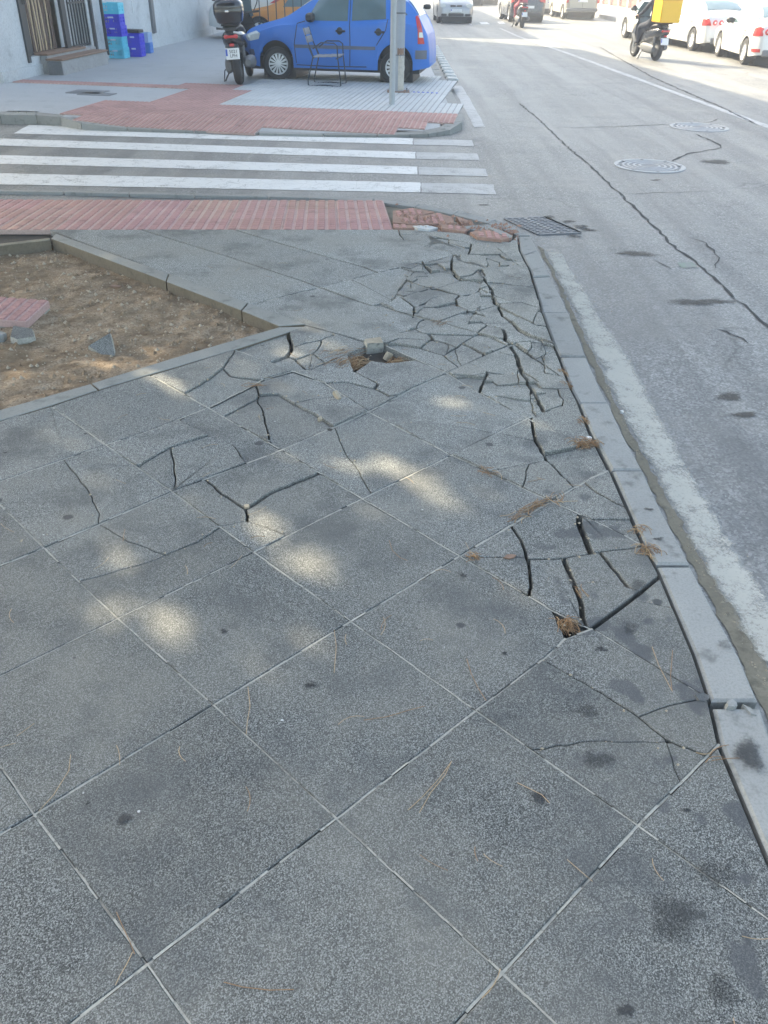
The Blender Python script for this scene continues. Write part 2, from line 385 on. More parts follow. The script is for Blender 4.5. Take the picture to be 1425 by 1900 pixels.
def m_soil():
    m, n, b = newmat('dry_soil'); p = pos(n)
    f = noise(n, p, 9, 7.0, 0.7); g = noise(n, p, 75, 4.0, 0.7)
    c = ramp(n, f, [(0.3, (0.12, 0.08, 0.05)), (0.5, (0.265, 0.195, 0.13)), (0.72, (0.39, 0.305, 0.215))])
    c = mix(n, ramp(n, g, [(0.36, 0.75), (0.52, 0.0)]), c, (0.10, 0.065, 0.038))
    c = mix(n, ramp(n, noise(n, p, 1.8, 4.0, 0.6), [(0.46, 0.0), (0.66, 0.6)]), c, (0.13, 0.09, 0.055))
    d = voro(n, p, 26); c = mix(n, ramp(n, d, [(0.10, 0.6), (0.16, 0.0)]), c, (0.42, 0.36, 0.27))
    n.links.new(c, b.inputs['Base Color']); b.inputs['Roughness'].default_value = 0.95; b.inputs['Specular IOR Level'].default_value = 0.2
    h = mth(n, 'ADD', f, mth(n, 'MULTIPLY', g, 0.5)); bump(n, b, h, 0.5, 0.012)
    return m
M['soil'] = m_soil()

def m_curtain():
    m, n, b = newmat('striped_curtain'); p = objc(n)
    n.links.new(mix(n, noise(n, p, 20), (0.42, 0.30, 0.19), (0.60, 0.47, 0.32)), b.inputs['Base Color']); b.inputs['Roughness'].default_value = 0.8
    return m
M['strip'] = m_curtain()
M['stripdark'] = simple('curtain_brown_strip', (0.09, 0.055, 0.042), 0.7, 0, 0.2, 20)
#@@STRUCTURE
# ------------------------------------------------------------------ road and ground
def sheet(name, poly, z, mat, parent=None, th=0.0):
    mb = MB(); n = len(poly); mb.add([(p[0], p[1], z) for p in poly], [tuple(range(n))]); o = mb.build(name, mat, parent)
    return o

def zfar(X, Y):                                   # far pavement falls to a dropped kerb at the crossing
    t = min(1, max(0, (Y - 12.95) / 1.45)); t = t * t * (3 - 2 * t)
    k = min(1, max(0, (X + 5.0) / 1.0))
    zl = ZF + (ZR + 0.025 - ZF) * k * (1 - t)
    return zl

gnd = MB(); S_ = 400
gnd.add([(-S_, -S_, ZR), (S_, -S_, ZR), (S_, S_, ZR), (-S_, S_, ZR)], [(0, 1, 2, 3)])
road = gnd.build('road', M['asphalt']); tag(road, 'grey asphalt road with cracks and worn white markings', kind='structure')

def pxpoly(pts, z): return [G(x, y, z) for x, y in pts]
ZM = ZR + 0.004
def stripe(tl, tr, br, bl, mat, name='crosswalk_stripe'):
    P = pxpoly([tl, tr, br, bl], ZM); pts = []
    for i in range(4):                            # slightly ragged painted edge
        a, b = np.array(P[i]), np.array(P[(i + 1) % 4]); k = max(2, int(np.linalg.norm(b - a) / 0.12))
        for j in range(k):
            q = a + (b - a) * j / k; pts.append((q[0] + random.uniform(-.006, .006), q[1] + random.uniform(-.006, .006)))
    return sheet(name, pts, ZM, mat, road)
stripe((54, 231.5), (766, 256.5), (766, 268), (25, 247.5), M['white'])
stripe((-150, 252), (771, 282), (771, 294.5), (-150, 265), M['white'])
stripe((-150, 283.5), (774.5, 309), (775, 323.5), (-150, 300), M['white'])
stripe((-150, 318), (780, 338.5), (780.5, 357), (-150, 339), M['white'])
stripe((768, 258), (876, 260), (879, 271), (768, 268.5), M['faded'])
stripe((773, 282.5), (885, 284.5), (889, 297), (773, 295), M['faded'])
stripe((776.5, 309.5), (901, 313), (905, 327), (777, 324), M['faded'])
stripe((782.5, 339), (915, 342), (920, 360.5), (782.5, 357), M['faded'])
# worn edge line along the near kerb, gutter dirt, far edge line, lane line
def ribbon(name, L, Rr, z, mat, parent, rag=0.0):
    n = len(L); a = pxpoly(L, z); b = pxpoly(Rr, z); A = []; B = []
    for src, dst in ((a, A), (b, B)):
        for i in range(n - 1):
            p, q = np.array(src[i]), np.array(src[i + 1])
            for j in range(8):
                r = p + (q - p) * j / 8; dst.append((r[0] + random.uniform(-rag, rag), r[1] + random.uniform(-rag, rag) * .3))
        dst.append(src[-1])
    m = len(A); mb = MB(); K = 9; rows = [[(A[i][0] + (B[i][0] - A[i][0]) * k / (K - 1), A[i][1] + (B[i][1] - A[i][1]) * k / (K - 1), z) for k in range(K)] for i in range(m)]
    mb.loft(rows, False, False); me = mb.mesh(name); at = me.attributes.new('edge', 'FLOAT', 'POINT')
    at.data.foreach_set('value', [min(1.0, min(k, K - 1 - k) / 2.2, (min(i, m - 1 - i) + .5) / 3) for i in range(m) for k in range(K)])
    return link(name, me, parent, mat)
gl = [(996, 455), (1030, 520), (1048, 560), (1086, 652), (1130, 747), (1193, 874), (1242, 969), (1282, 1049), (1352, 1178), (1412, 1300), (1500, 1470), (1640, 1760)]
gr = [(1008, 462), (1036, 520), (1056, 560), (1098, 652), (1142, 747), (1210, 874), (1265, 969), (1310, 1049), (1392, 1178), (1462, 1300), (1560, 1470), (1720, 1760)]
ribbon('gutter_dirt', gl, gr, ZM, M['gutter'], road, 0.012)
el = [(1004, 456), (1030, 520), (1050, 560), (1090, 652), (1132, 747), (1198, 874), (1250, 969), (1292, 1049), (1364, 1178), (1448, 1300), (1545, 1470), (1700, 1760)]
er = [(1036, 456), (1080, 520), (1105, 560), (1170, 652), (1226, 747), (1294, 874), (1352, 969), (1400, 1049), (1484, 1178), (1566, 1300), (1680, 1470), (1870, 1760)]
ribbon('edge_line', el, er, ZM + .004, M['edgeline'], road, 0.018)
ribbon('edge_line', [(838, 159), (854, 187), (880, 236)], [(856, 159), (874, 187), (901, 236)], ZM, M['faded'], road, 0.01)
ribbon('lane_line', [(925, 52), (957, 67), (1050, 99), (1276, 183), (1422, 237), (1600, 305)], [(929, 52), (963, 67), (1059, 99), (1290, 183), (1441, 237), (1630, 305)], ZM, M['lanepaint'], road, 0.012)
for a, b in (((889, 41), (909, 45)), ((868, 41), (876, 46)), ((922, 40), (938, 44))):
    sheet('lane_dash', pxpoly([a, (b[0] - 5, a[1]), b, (a[0] + 4, b[1])], ZM), ZM, M['white'], road)
def crack(px, wd, name='asphalt_crack', mat='tar', z=ZM):
    P = [np.array(G(x, y, z)) for x, y in px]; Q = []
    for i in range(len(P) - 1):
        k = max(2, int(np.linalg.norm(P[i + 1] - P[i]) / 0.10))
        for j in range(k): Q.append(P[i] + (P[i + 1] - P[i]) * j / k)
    Q.append(P[-1]); mb = MB(); vs = []
    for i, q in enumerate(Q):
        t = Q[min(i + 1, len(Q) - 1)] - Q[max(i - 1, 0)]; t /= np.linalg.norm(t) + 1e-9; nn = np.array([-t[1], t[0]])
        o = nn * random.uniform(-.02, .02); s = wd * random.uniform(.25, 1.15) * (0.25 if i in (0, len(Q) - 1) else 1)
        vs += [(*(q + o + nn * s), z), (*(q + o - nn * s), z)]
    mb.add(vs, [(2 * i, 2 * i + 1, 2 * i + 3, 2 * i + 2) for i in range(len(Q) - 1)]); return mb.build(name, M[mat], road)
crack([(962.6, 191), (1005, 226), (1051, 270), (1106, 318), (1150.6, 360), (1206, 412), (1254, 462), (1298, 491), (1331, 520.6), (1368, 555.6), (1425, 605), (1500, 668)], .016)
crack([(1029, 237.6), (1161, 234), (1250, 230)], .012)
crack([(1303, 228), (1320, 226), (1331, 220)], .022)
crack([(1290, 248), (1336, 268), (1338, 274), (1276, 285), (1248, 299)], .022)
crack([(1150, 360), (1246, 356.6), (1300, 355)], .007)
crack([(1276, 441), (1309, 450), (1338, 478), (1327, 498)], .011)
crack([(1213, 484), (1246, 498)], .012)
crack([(1331, 610), (1359, 620), (1392, 636)], .012)
crack([(1113, 87), (1135, 100), (1205, 140), (1260, 165), (1330, 195), (1400, 228)], .03)
def blob(name, cx, cy, rad, z, mat, parent, asp=1.0, seed=0, rot=0.0):        # flat mark whose rim frays out
    rr = random.Random(seed); ph = [rr.uniform(0, 6.28) for _ in range(4)]; mb = MB(); n = 40; K = [0, .35, .6, .78, .9, 1.0]; val = []
    for k in K:
        for i in range(n):
            a = 2 * math.pi * i / n; q = rad * k * (1 + .2 * math.sin(2 * a + ph[0]) + .14 * math.sin(3 * a + ph[1]) + .08 * math.sin(5 * a + ph[2]) + .05 * math.sin(9 * a + ph[3]))
            x, y = q * math.cos(a), q * math.sin(a) * asp; mb.v.append((cx + x * math.cos(rot) - y * math.sin(rot), cy + x * math.sin(rot) + y * math.cos(rot), z)); val.append(1.0 - max(0, (k - .35) / .65))
    for k in range(len(K) - 1):
        for i in range(n): j = (i + 1) % n; mb.f.append((k * n + i, k * n + j, (k + 1) * n + j, (k + 1) * n + i))
    me = mb.mesh(name); at = me.attributes.new('edge', 'FLOAT', 'POINT'); at.data.foreach_set('value', val); return link(name, me, parent, mat)
for k, (c_, r_, as_) in enumerate((((1354, 736), .14, .55), ((1380, 769), .13, .5), ((1216, 334), .11, .5), ((897, 380), .10, .5), ((1300, 560), .35, .4), ((1180, 470), .3, .4), ((1330, 300), .4, .5))):
    q_ = G(*c_, ZM); blob('dry_stain', q_[0], q_[1], r_, ZM, M['softstain'], road, as_, k, .1)
sheet('green_mark', pxpoly([(1257, 487), (1286, 487), (1295, 496), (1265, 497)], ZM), ZM, M['greenpaint'], road)
for k, (x_, y_, r_) in enumerate(((1092, 426, .13), (1078, 420, .12), (1055, 411, .10), (1020, 402, .08), (1066, 438, .10))): q_ = G(x_, y_, ZM); blob('grate_dirt', q_[0], q_[1], r_, ZM + .001 * k, M['softgum'], road, .8, 30 + k)
# ------------------------------------------------------------------ near pavement: planar subdivision into slabs and fragments
A_ = np.array([0.701466676, -0.712702254]); B_ = np.array([0.712702254, 0.701466676]); O_ = np.array([-1.34195084, 1.85034609]); SL = 0.58
def node(i, j): return O_ + SL * (i * A_ + j * B_)
def P_(pts): return [np.array(G(x, y, 0)) for x, y in pts]
JW = 0.0030
LINES = []                                        # (points, half gap, jag)
def joint(px, pre=(), post=(), w=JW): LINES.append(([node(*k) for k in pre] + P_(px) + [node(*k) for k in post], w, 0.0))
def ck(px, w=0.0016, jag=0.004):
    P = P_(px); yy = sum(p[1] for p in P) / len(P); k = min(1, max(0, (yy - 2.6) / 1.6)); LINES.append((P, w * (1.1 - .25 * k) + min(w, .003) * .75 * k + .0014 * k, jag))
# joints running down-right
joint([(63, 1510), (273, 1788)], [(-3, 0), (-1, 0)], [(4, 0)])
LINES.append(([node(i, -1) for i in (-3, 0, 4)], JW, 0)); LINES.append(([node(i, -2) for i in (-3, 0, 4)], JW, 0)); LINES.append(([node(i, -3) for i in (-3, 0, 4)], JW, 0))
joint([(81, 1016), (219, 1147), (396, 1307), (624, 1518), (932, 1805)], [(-8, 1), (-3, 1)], [(5, 1)])
joint([(93, 752), (196, 825), (320, 912), (471, 1024), (651, 1152), (883, 1318), (1184, 1531)], [], [(5, 2)])
joint([(281, 697), (377, 751), (522, 835), (671, 924), (853, 1031), (960, 1094), (1028, 1134), (1083, 1161), (1105, 1170), (1217, 1238), (1313, 1296)])
joint([(436, 648), (537, 686), (600, 708), (684, 764), (837, 844), (1026, 931), (1078, 955), (1129, 978), (1194, 1012)])
joint([(570, 605), (640, 623), (684, 636), (716, 641)], w=.012)
joint([(716, 641), (830, 692), (880, 724), (979, 776), (1064, 819), (1098, 836)])
joint([(690, 566), (747, 581), (814, 599), (856, 612), (887, 620), (941, 636)], w=.003)
joint([(257, 424), (430, 478), (505, 503), (557, 520), (617, 542), (653, 555), (692, 568)], w=.0078)
joint([(429, 424), (521, 452), (612, 478), (674, 495), (702, 506)], w=.0078)
joint([(650, 519), (671, 528), (731, 559)], w=.0025)
joint([(612, 590), (650, 609), (690, 630)], w=.003)
# joints running up-right
joint([(0, 893), (34, 881), (196, 825), (275, 800), (393, 753), (490, 703), (544, 688), (573, 686)], [(-2, -1)])
joint([(573, 686), (605, 672), (672, 645), (700, 633)], w=.012)
joint([(700, 633), (752, 617), (814, 599), (856, 584), (892, 577), (923, 568), (958, 565), (1002, 559)])
joint([(81, 1016), (320, 912), (522, 835), (618, 793), (684, 764), (770, 719), (827, 694), (856, 680), (900, 661), (947, 641), (978, 637), (1028, 641)], [(-1, -3)], w=.0040)
joint([(219, 1147), (471, 1024), (671, 925), (837, 845), (979, 776), (1009, 765), (1060, 748)], [(0, -3)])
joint([(63, 1510), (396, 1307), (651, 1152), (853, 1031), (1019, 932), (1067, 904), (1094, 888), (1135, 870)], [(1, -3)], w=.0040)
joint([(273, 1788), (624, 1518), (883, 1318), (1006, 1224), (1050, 1184), (1100, 1166)], [(2, -3)], w=.0040)
joint([(1100, 1166), (1170, 1114), (1222, 1071)], w=.009)
joint([(932, 1805), (1184, 1531), (1335, 1380)], [(3, -3)], w=.0040)
LINES.append(([node(4, -3), node(4, 6)], JW, 0)); LINES.append(([node(-2, -3), node(-2, 1)], JW, 0)); LINES.append(([node(-3, -3), node(-3, 1), np.array(G(93, 752))], JW, 0))
LINES.append(([node(-4, -3), node(-4, 2)], JW, 0)); LINES.append(([node(-6, -3), node(-6, 2)], JW, 0))
joint([(482, 561), (596, 533), (700, 506), (742, 497), (782, 485)], w=.0045)
joint([(612, 590), (653, 576), (690, 567), (729, 558), (763, 548), (800, 537), (812, 536)], w=.002)
joint([(440, 572), (482, 561)], w=.003)
joint([(86, 424), (101, 431)], w=.012)
# cracks
W1, W2, W3, W4 = .0012, .0022, .006, .011
for pts, w in [
 ([(739.5, 425), (741, 435), (750, 445), (765, 450), (794, 459), (835, 468), (842, 473), (869, 474), (925, 474)], W2),
 ([(741, 434), (790, 435), (824, 442)], W2), ([(790, 435), (824, 442), (860, 449), (909, 461), (964, 468)], .007),
 ([(788, 457), (813, 440)], W1), ([(833, 444), (832, 450), (866, 462), (872, 462)], W1), ([(875, 453), (869, 474)], W3),
 ([(925, 468), (927, 469), (929, 477), (938, 483), (972, 486)], W2), ([(904, 499), (915, 497), (927, 494), (980, 493)], W2),
 ([(852, 474), (853, 486), (878, 492), (904, 499)], W3), ([(782, 485), (790, 496), (801, 506)], .008), ([(790, 491), (837, 487)], .009),
 ([(801, 506), (837, 499)], W3), ([(823, 479), (790, 487)], W1), ([(823, 479), (842, 473)], W1), ([(838, 480), (838, 502), (846, 513), (855, 519)], .008),
 ([(842, 472), (838, 484)], W2), ([(741, 497), (757, 502), (767, 506), (801, 506)], W2), ([(767, 506), (745, 529), (728, 559)], W1),
 ([(750, 521), (763, 525), (803, 537), (810, 537), (855, 519)], W2), ([(808, 537), (852, 550), (844, 558), (848, 568), (866, 578), (892, 586)], W3),
 ([(886, 503), (900, 524), (910, 537), (918, 565), (925, 569)], .010), ([(855, 517), (875, 513), (887, 504)], W3), ([(855, 519), (898, 524)], W2), ([(885, 505), (904, 499)], W2),
 ([(925, 568), (925, 573), (932, 589), (947, 599), (962, 615), (982, 626), (1022, 640)], W3), ([(925, 573), (962, 592), (992, 606), (1012, 613)], W1), ([(962, 592), (947, 599)], W1),
 ([(934, 613), (937, 623), (936, 634), (949, 640)], W4), ([(946, 640), (958, 661), (964, 682), (970, 699)], .011), ([(970, 699), (989, 728), (1010, 767)], .009),
 ([(955, 640), (1013, 682), (1043, 702)], W3), ([(866, 676), (880, 681), (905, 692), (969, 699)], W1), ([(905, 692), (889, 728)], W3), ([(900, 734), (956, 742), (996, 745)], W1),
 ([(752, 617), (791, 620), (869, 624), (880, 625)], W2), ([(792, 620), (799, 628), (805, 633)], W2), ([(716, 641), (739, 631), (804, 633), (822, 637), (846, 646)], W2),
 ([(889, 620), (878, 625), (847, 646), (822, 661)], W2), ([(797, 632), (780, 646)], W1), ([(722, 640), (739, 639), (780, 646), (822, 659), (850, 682)], W2), ([(857, 638), (882, 650), (901, 662)], W3),
 ([(856, 584), (882, 593), (904, 606), (934, 613)], W3), ([(904, 606), (886, 620)], W2), ([(737, 540), (780, 545), (809, 552), (845, 558)], W2), ([(742, 551), (747, 556), (769, 571), (767, 586)], W3),
 ([(769, 573), (804, 573), (822, 569), (846, 564)], W2), ([(804, 573), (837, 578), (850, 570)], W1), ([(850, 550), (867, 552), (900, 534), (908, 533)], W1),
 ([(908, 528), (949, 532), (973, 533), (996, 534)], W1), ([(915, 552), (958, 566)], W1), ([(915, 498), (947, 516), (990, 527)], W2), ([(927, 478), (927, 494)], W1), ([(866, 578), (860, 590)], W1),
 # around the tree pit corner
 ([(534, 618), (541, 638), (539, 652), (532, 661), (499, 674)], W4), ([(534, 660), (548, 665), (564, 680), (573, 687)], W3), ([(541, 645), (566, 636), (597, 631), (622, 620)], W2),
 ([(597, 631), (591, 645), (580, 655), (607, 673)], W2), ([(580, 655), (548, 665)], W2), ([(438, 647), (413, 684), (385, 706)], W1), ([(413, 684), (427, 697), (452, 701), (491, 706)], W2), ([(385, 706), (340, 733)], W1),
 ([(475, 709), (480, 730), (476, 738), (488, 761), (500, 822)], W2), ([(476, 738), (418, 770)], W2), ([(480, 730), (517, 729), (546, 748), (584, 768), (619, 793)], W2), ([(546, 748), (580, 740), (640, 736)], W2),
 ([(622, 797), (640, 840), (662, 868), (690, 917)], W1),
 ([(602, 710), (642, 710), (696, 723), (722, 737), (742, 735)], W2), ([(625, 676), (657, 690), (701, 714), (696, 724)], W3), ([(717, 672), (701, 714)], W1),
 ([(645, 657), (657, 690)], W2), ([(657, 690), (688, 666), (718, 672), (770, 666)], W2), ([(688, 666), (672, 645)], W2), ([(716, 641), (765, 664), (775, 667)], W2),
 # slabs in the middle
 ([(379, 886), (410, 916), (455, 944), (460, 967)], .005), ([(456, 944), (500, 916), (594, 877)], W3), ([(460, 967), (533, 994)], W2), ([(460, 967), (410, 976), (365, 1006), (281, 1040), (145, 1078)], W1),
 ([(182, 972), (236, 1003), (314, 1030)], W1), ([(258, 866), (314, 832), (387, 809), (432, 826), (458, 862)], W2), ([(328, 776), (387, 809)], W2), ([(317, 832), (326, 885), (321, 914)], W2),
 ([(118, 852), (126, 863), (163, 908), (185, 953), (182, 975)], W1), ([(126, 863), (258, 864)], W1), ([(728, 787), (800, 783), (918, 804), (993, 818)], W1),
 ([(986, 779), (993, 818), (1015, 853)], W3), ([(1015, 853), (1067, 904)], .010), ([(1015, 853), (971, 864), (905, 877)], W1), ([(980, 861), (969, 906)], W1), ([(1009, 842), (1058, 833), (1090, 822)], W1),
 ([(1085, 895), (1109, 916), (1143, 935), (1170, 945)], W2), ([(1105, 963), (1176, 964)], W1), ([(1076, 953), (1076, 976), (1086, 998), (1098, 1027)], W4),
 ([(855, 1033), (883, 1033), (980, 1036), (1050, 1034), (1097, 1026), (1141, 1020), (1196, 1013)], W2), ([(948, 975), (967, 1003), (978, 1037)], W3), ([(981, 1036), (984, 1076), (983, 1108)], W3),
 ([(1045, 1034), (1064, 1079), (1078, 1120), (1084, 1163)], .009), ([(985, 1070), (1061, 1084), (1097, 1081), (1116, 1079), (1192, 1097)], W2), ([(1113, 1025), (1135, 1052), (1162, 1086)], W3),
 ([(1028, 1134), (1050, 1183)], W3), ([(1172, 1112), (1236, 1127), (1252, 1130)], W1),
 ([(1004, 1222), (1031, 1238), (1083, 1267), (1171, 1321), (1195, 1339), (1236, 1372), (1312, 1404)], W2), ([(1186, 1331), (1244, 1309), (1313, 1297)], W1), ([(985, 1392), (1097, 1376), (1238, 1378)], W1),
 ([(1236, 1372), (1250, 1425), (1262, 1455)], W1), ([(30, 1010), (90, 990)], W1)]:
    ck(pts, w)
rk = random.Random(17)                            # the finer web of the shattered corner
zone = [(745, 432), (900, 452), (968, 470), (990, 520), (1015, 620), (1060, 740), (1000, 760), (930, 730), (850, 690), (740, 640), (700, 575)]
zn = 0
while zn < 84:
    x_, y_ = rk.uniform(690, 1070), rk.uniform(430, 765)
    if not (lambda p, poly: sum(((poly[i][1] > p[1]) != (poly[i - 1][1] > p[1])) and (p[0] < (poly[i - 1][0] - poly[i][0]) * (p[1] - poly[i][1]) / (poly[i - 1][1] - poly[i][1]) + poly[i][0]) for i in range(len(poly))) % 2)((x_, y_), zone): continue
    zn += 1; c_ = np.array(G(x_, y_)); an = rk.uniform(0, math.pi); L_ = rk.uniform(.09, .22); d_ = np.array([math.cos(an), math.sin(an)]); n_ = np.array([-d_[1], d_[0]])
    LINES.append(([c_ - d_ * L_, c_ + n_ * rk.uniform(-.03, .03), c_ + d_ * L_], rk.choice([.002, .0024, .003]), .006))
KIN = [(960, 438), (964.5, 465.5), (984, 506), (1000, 560), (1004, 579), (1025, 638), (1036, 661), (1059, 724), (1071.6, 747), (1092.6, 800), (1131, 872), (1162, 943), (1192, 1010), (1220, 1060), (1250, 1131), (1286, 1216), (1313, 1295.5), (1332, 1380), (1425, 1601), (1530, 1860)]
KOUT = [(984, 438), (992, 453), (1016, 504), (1046, 560), (1054, 579), (1078, 638), (1087, 661), (1115, 724), (1128, 747), (1151.6, 800), (1191, 872), (1224, 943), (1260, 1010), (1286, 1060), (1324, 1131), (1371, 1216), (1405, 1295.5), (1433, 1380), (1540, 1601), (1668, 1860)]
kin = P_(KIN); kin.append(kin[-1] + (kin[-1] - kin[-2]) * 6)
top = P_([(-420, 427), (0, 425), (740, 426), (800, 428), (860, 433), (900, 444), (945, 449), (960, 438)])
pit_o = P_([(101, 430), (568, 604.5), (438, 648), (181, 724), (93, 753.5), (0, 781), (-260, 858)]); pit_b = P_([(101, 430), (93, 440), (0, 452), (-260, 486)])
LINES.append((kin, .004, 0)); LINES.append((top, .003, 0)); LINES.append((pit_o, .010, 0)); LINES.append((pit_b, .002, 0))
LEFT = -4.6; yb = float(kin[-1][1])
LINES.append(([np.array([LEFT, 9.0]), np.array([LEFT, -2.6])], .003, 0)); LINES.append(([np.array([LEFT, -2.2]), np.array([1.6, -2.2])], .003, 0))
REGION = list(kin[::-1]) + [p for p in top[::-1]] + [np.array([LEFT, float(top[0][1])]), np.array([LEFT, -2.2]), np.array([float(kin[-1][0]), -2.2])]
PIT = list(pit_o) + list(pit_b[::-1])

def inpoly(p, poly):
    c = False; n = len(poly); x, y = p
    for i in range(n):
        x1, y1 = poly[i]; x2, y2 = poly[i - 1]
        if (y1 > y) != (y2 > y) and x < (x2 - x1) * (y - y1) / (y2 - y1) + x1: c = not c
    return c

def jscale(y): return 1 + .95 * min(1, max(0, (y - 2.0) / 2.2))
def arrangement():
    rng = random.Random(3); segs = []
    for pts, w, jag in LINES:
        pts = [np.array(p, float) for p in pts]
        d0 = pts[0] - pts[1]; d1 = pts[-1] - pts[-2]; e = .035 if jag else .02
        pts[0] = pts[0] + d0 / np.linalg.norm(d0) * e; pts[-1] = pts[-1] + d1 / np.linalg.norm(d1) * e
        q = [pts[0]]
        for a, b in zip(pts[:-1], pts[1:]):
            L = np.linalg.norm(b - a); k = max(1, int(L / .035)) if jag else max(1, int(L / .2)); t = (b - a) / (L + 1e-9); nn = np.array([-t[1], t[0]])
            for j in range(1, k): q.append(a + (b - a) * (j + rng.uniform(-.25, .25)) / k + nn * rng.uniform(-1, 1) * (jag if jag else .0008))
            q.append(b)
        for a, b in zip(q[:-1], q[1:]): segs.append((a, b, w if jag or w > .0075 else w * jscale((a[1] + b[1]) / 2)))
    n = len(segs); P0 = np.array([s[0] for s in segs]); P1 = np.array([s[1] for s in segs]); D = P1 - P0
    cuts = [[0.0, 1.0] for _ in range(n)]
    for i in range(n):
        d = D[i]; r = P0 - P0[i]; den = d[0] * D[:, 1] - d[1] * D[:, 0]
        with np.errstate(all='ignore'):
            t = (r[:, 0] * D[:, 1] - r[:, 1] * D[:, 0]) / den; u = (r[:, 0] * d[1] - r[:, 1] * d[0]) / den
        ok = (np.abs(den) > 1e-12) & (t > -1e-6) & (t < 1 + 1e-6) & (u > -1e-6) & (u < 1 + 1e-6)
        cuts[i] += [float(x) for x in t[ok]]
    V = []; grid = {}; TOL = .004
    def vid(p):
        k = (int(math.floor(p[0] / TOL)), int(math.floor(p[1] / TOL)))
        for a in (-1, 0, 1):
            for b in (-1, 0, 1):
                for v in grid.get((k[0] + a, k[1] + b), ()):
                    if abs(V[v][0] - p[0]) + abs(V[v][1] - p[1]) < TOL: return v
        V.append((float(p[0]), float(p[1]))); grid.setdefault(k, []).append(len(V) - 1); return len(V) - 1
    E_ = {}
    for i in range(n):
        ts = sorted(min(1, max(0, t)) for t in cuts[i]); ids = [vid(P0[i] + D[i] * t) for t in ts]
        for a, b in zip(ids[:-1], ids[1:]):
            if a != b:
                k = (min(a, b), max(a, b)); E_[k] = max(E_.get(k, 0), segs[i][2])
    adj = {}
    for a, b in E_: adj.setdefault(a, set()).add(b); adj.setdefault(b, set()).add(a)
    st = [v for v in adj if len(adj[v]) == 1]
    while st:
        v = st.pop()
        if len(adj[v]) != 1: continue
        u = adj[v].pop(); adj[u].discard(v); E_.pop((min(u, v), max(u, v)), None)
        if len(adj[u]) == 1: st.append(u)
    comp = {}; best = None                           # keep only the connected web
    for v in adj:
        if v in comp: continue
        stk = [v]; comp[v] = v; cnt_ = 0
        while stk:
            x = stk.pop(); cnt_ += 1
            for y in adj[x]:
                if y not in comp: comp[y] = v; stk.append(y)
        if best is None or cnt_ > best[0]: best = (cnt_, v)
    adj = {v: adj[v] for v in adj if comp[v] == best[1] and adj[v]}
    order = {v: sorted(adj[v], key=lambda x: math.atan2(V[x][1] - V[v][1], V[x][0] - V[v][0])) for v in adj}
    seen = set(); faces = []
    for a in adj:
        for b in adj[a]:
            if (a, b) in seen: continue
            f = []; x, y = a, b
            while (x, y) not in seen:
                seen.add((x, y)); f.append(x); o = order[y]; nx = o[o.index(x) - 1]; x, y = y, nx
            ar = sum(V[f[i - 1]][0] * V[f[i]][1] - V[f[i]][0] * V[f[i - 1]][1] for i in range(len(f))) / 2
            if ar > 3e-4 and len(f) > 2: faces.append((f, ar))
    return V, E_, faces

def inset(pts, ws):
    n = len(pts); out = []
    for i in range(n):
        p0, p1, p2 = pts[i - 1], pts[i], pts[(i + 1) % n]; w0, w1 = ws[i - 1], ws[i]
        d0 = p1 - p0; d1 = p2 - p1; l0 = np.linalg.norm(d0) + 1e-9; l1 = np.linalg.norm(d1) + 1e-9; d0 = d0 / l0; d1 = d1 / l1
        n0 = np.array([-d0[1], d0[0]]); n1 = np.array([-d1[1], d1[0]]); den = d0[0] * d1[1] - d0[1] * d1[0]
        if abs(den) < .15: v = (n0 * w0 + n1 * w1) / 2
        else:
            a = n0 * w0; b = n1 * w1; r = b - a; t = (r[0] * d1[1] - r[1] * d1[0]) / den; v = a + d0 * t
        m = 2.5 * max(w0, w1); L = np.linalg.norm(v); v = v * (m / L) if L > m else v
        out.append(p1 + v)
    return out

def area(p): return sum(p[i - 1][0] * p[i][1] - p[i][0] * p[i - 1][1] for i in range(len(p))) / 2
V_, ED_, FACES = arrangement()
HOLES = [np.array(G(x, y)) for x, y in [(640, 668), (655, 668), (665, 655), (740, 660), (720, 662), (700, 650), (625, 673), (690, 655), (745, 662), (757, 664), (676, 650), (710, 660), (1052, 1158), (818, 489), (836, 492)]]
bedm = MB(); bb = [(LEFT, -2.2), (1.7, -2.2), (1.7, 8.6), (LEFT, 8.6)]
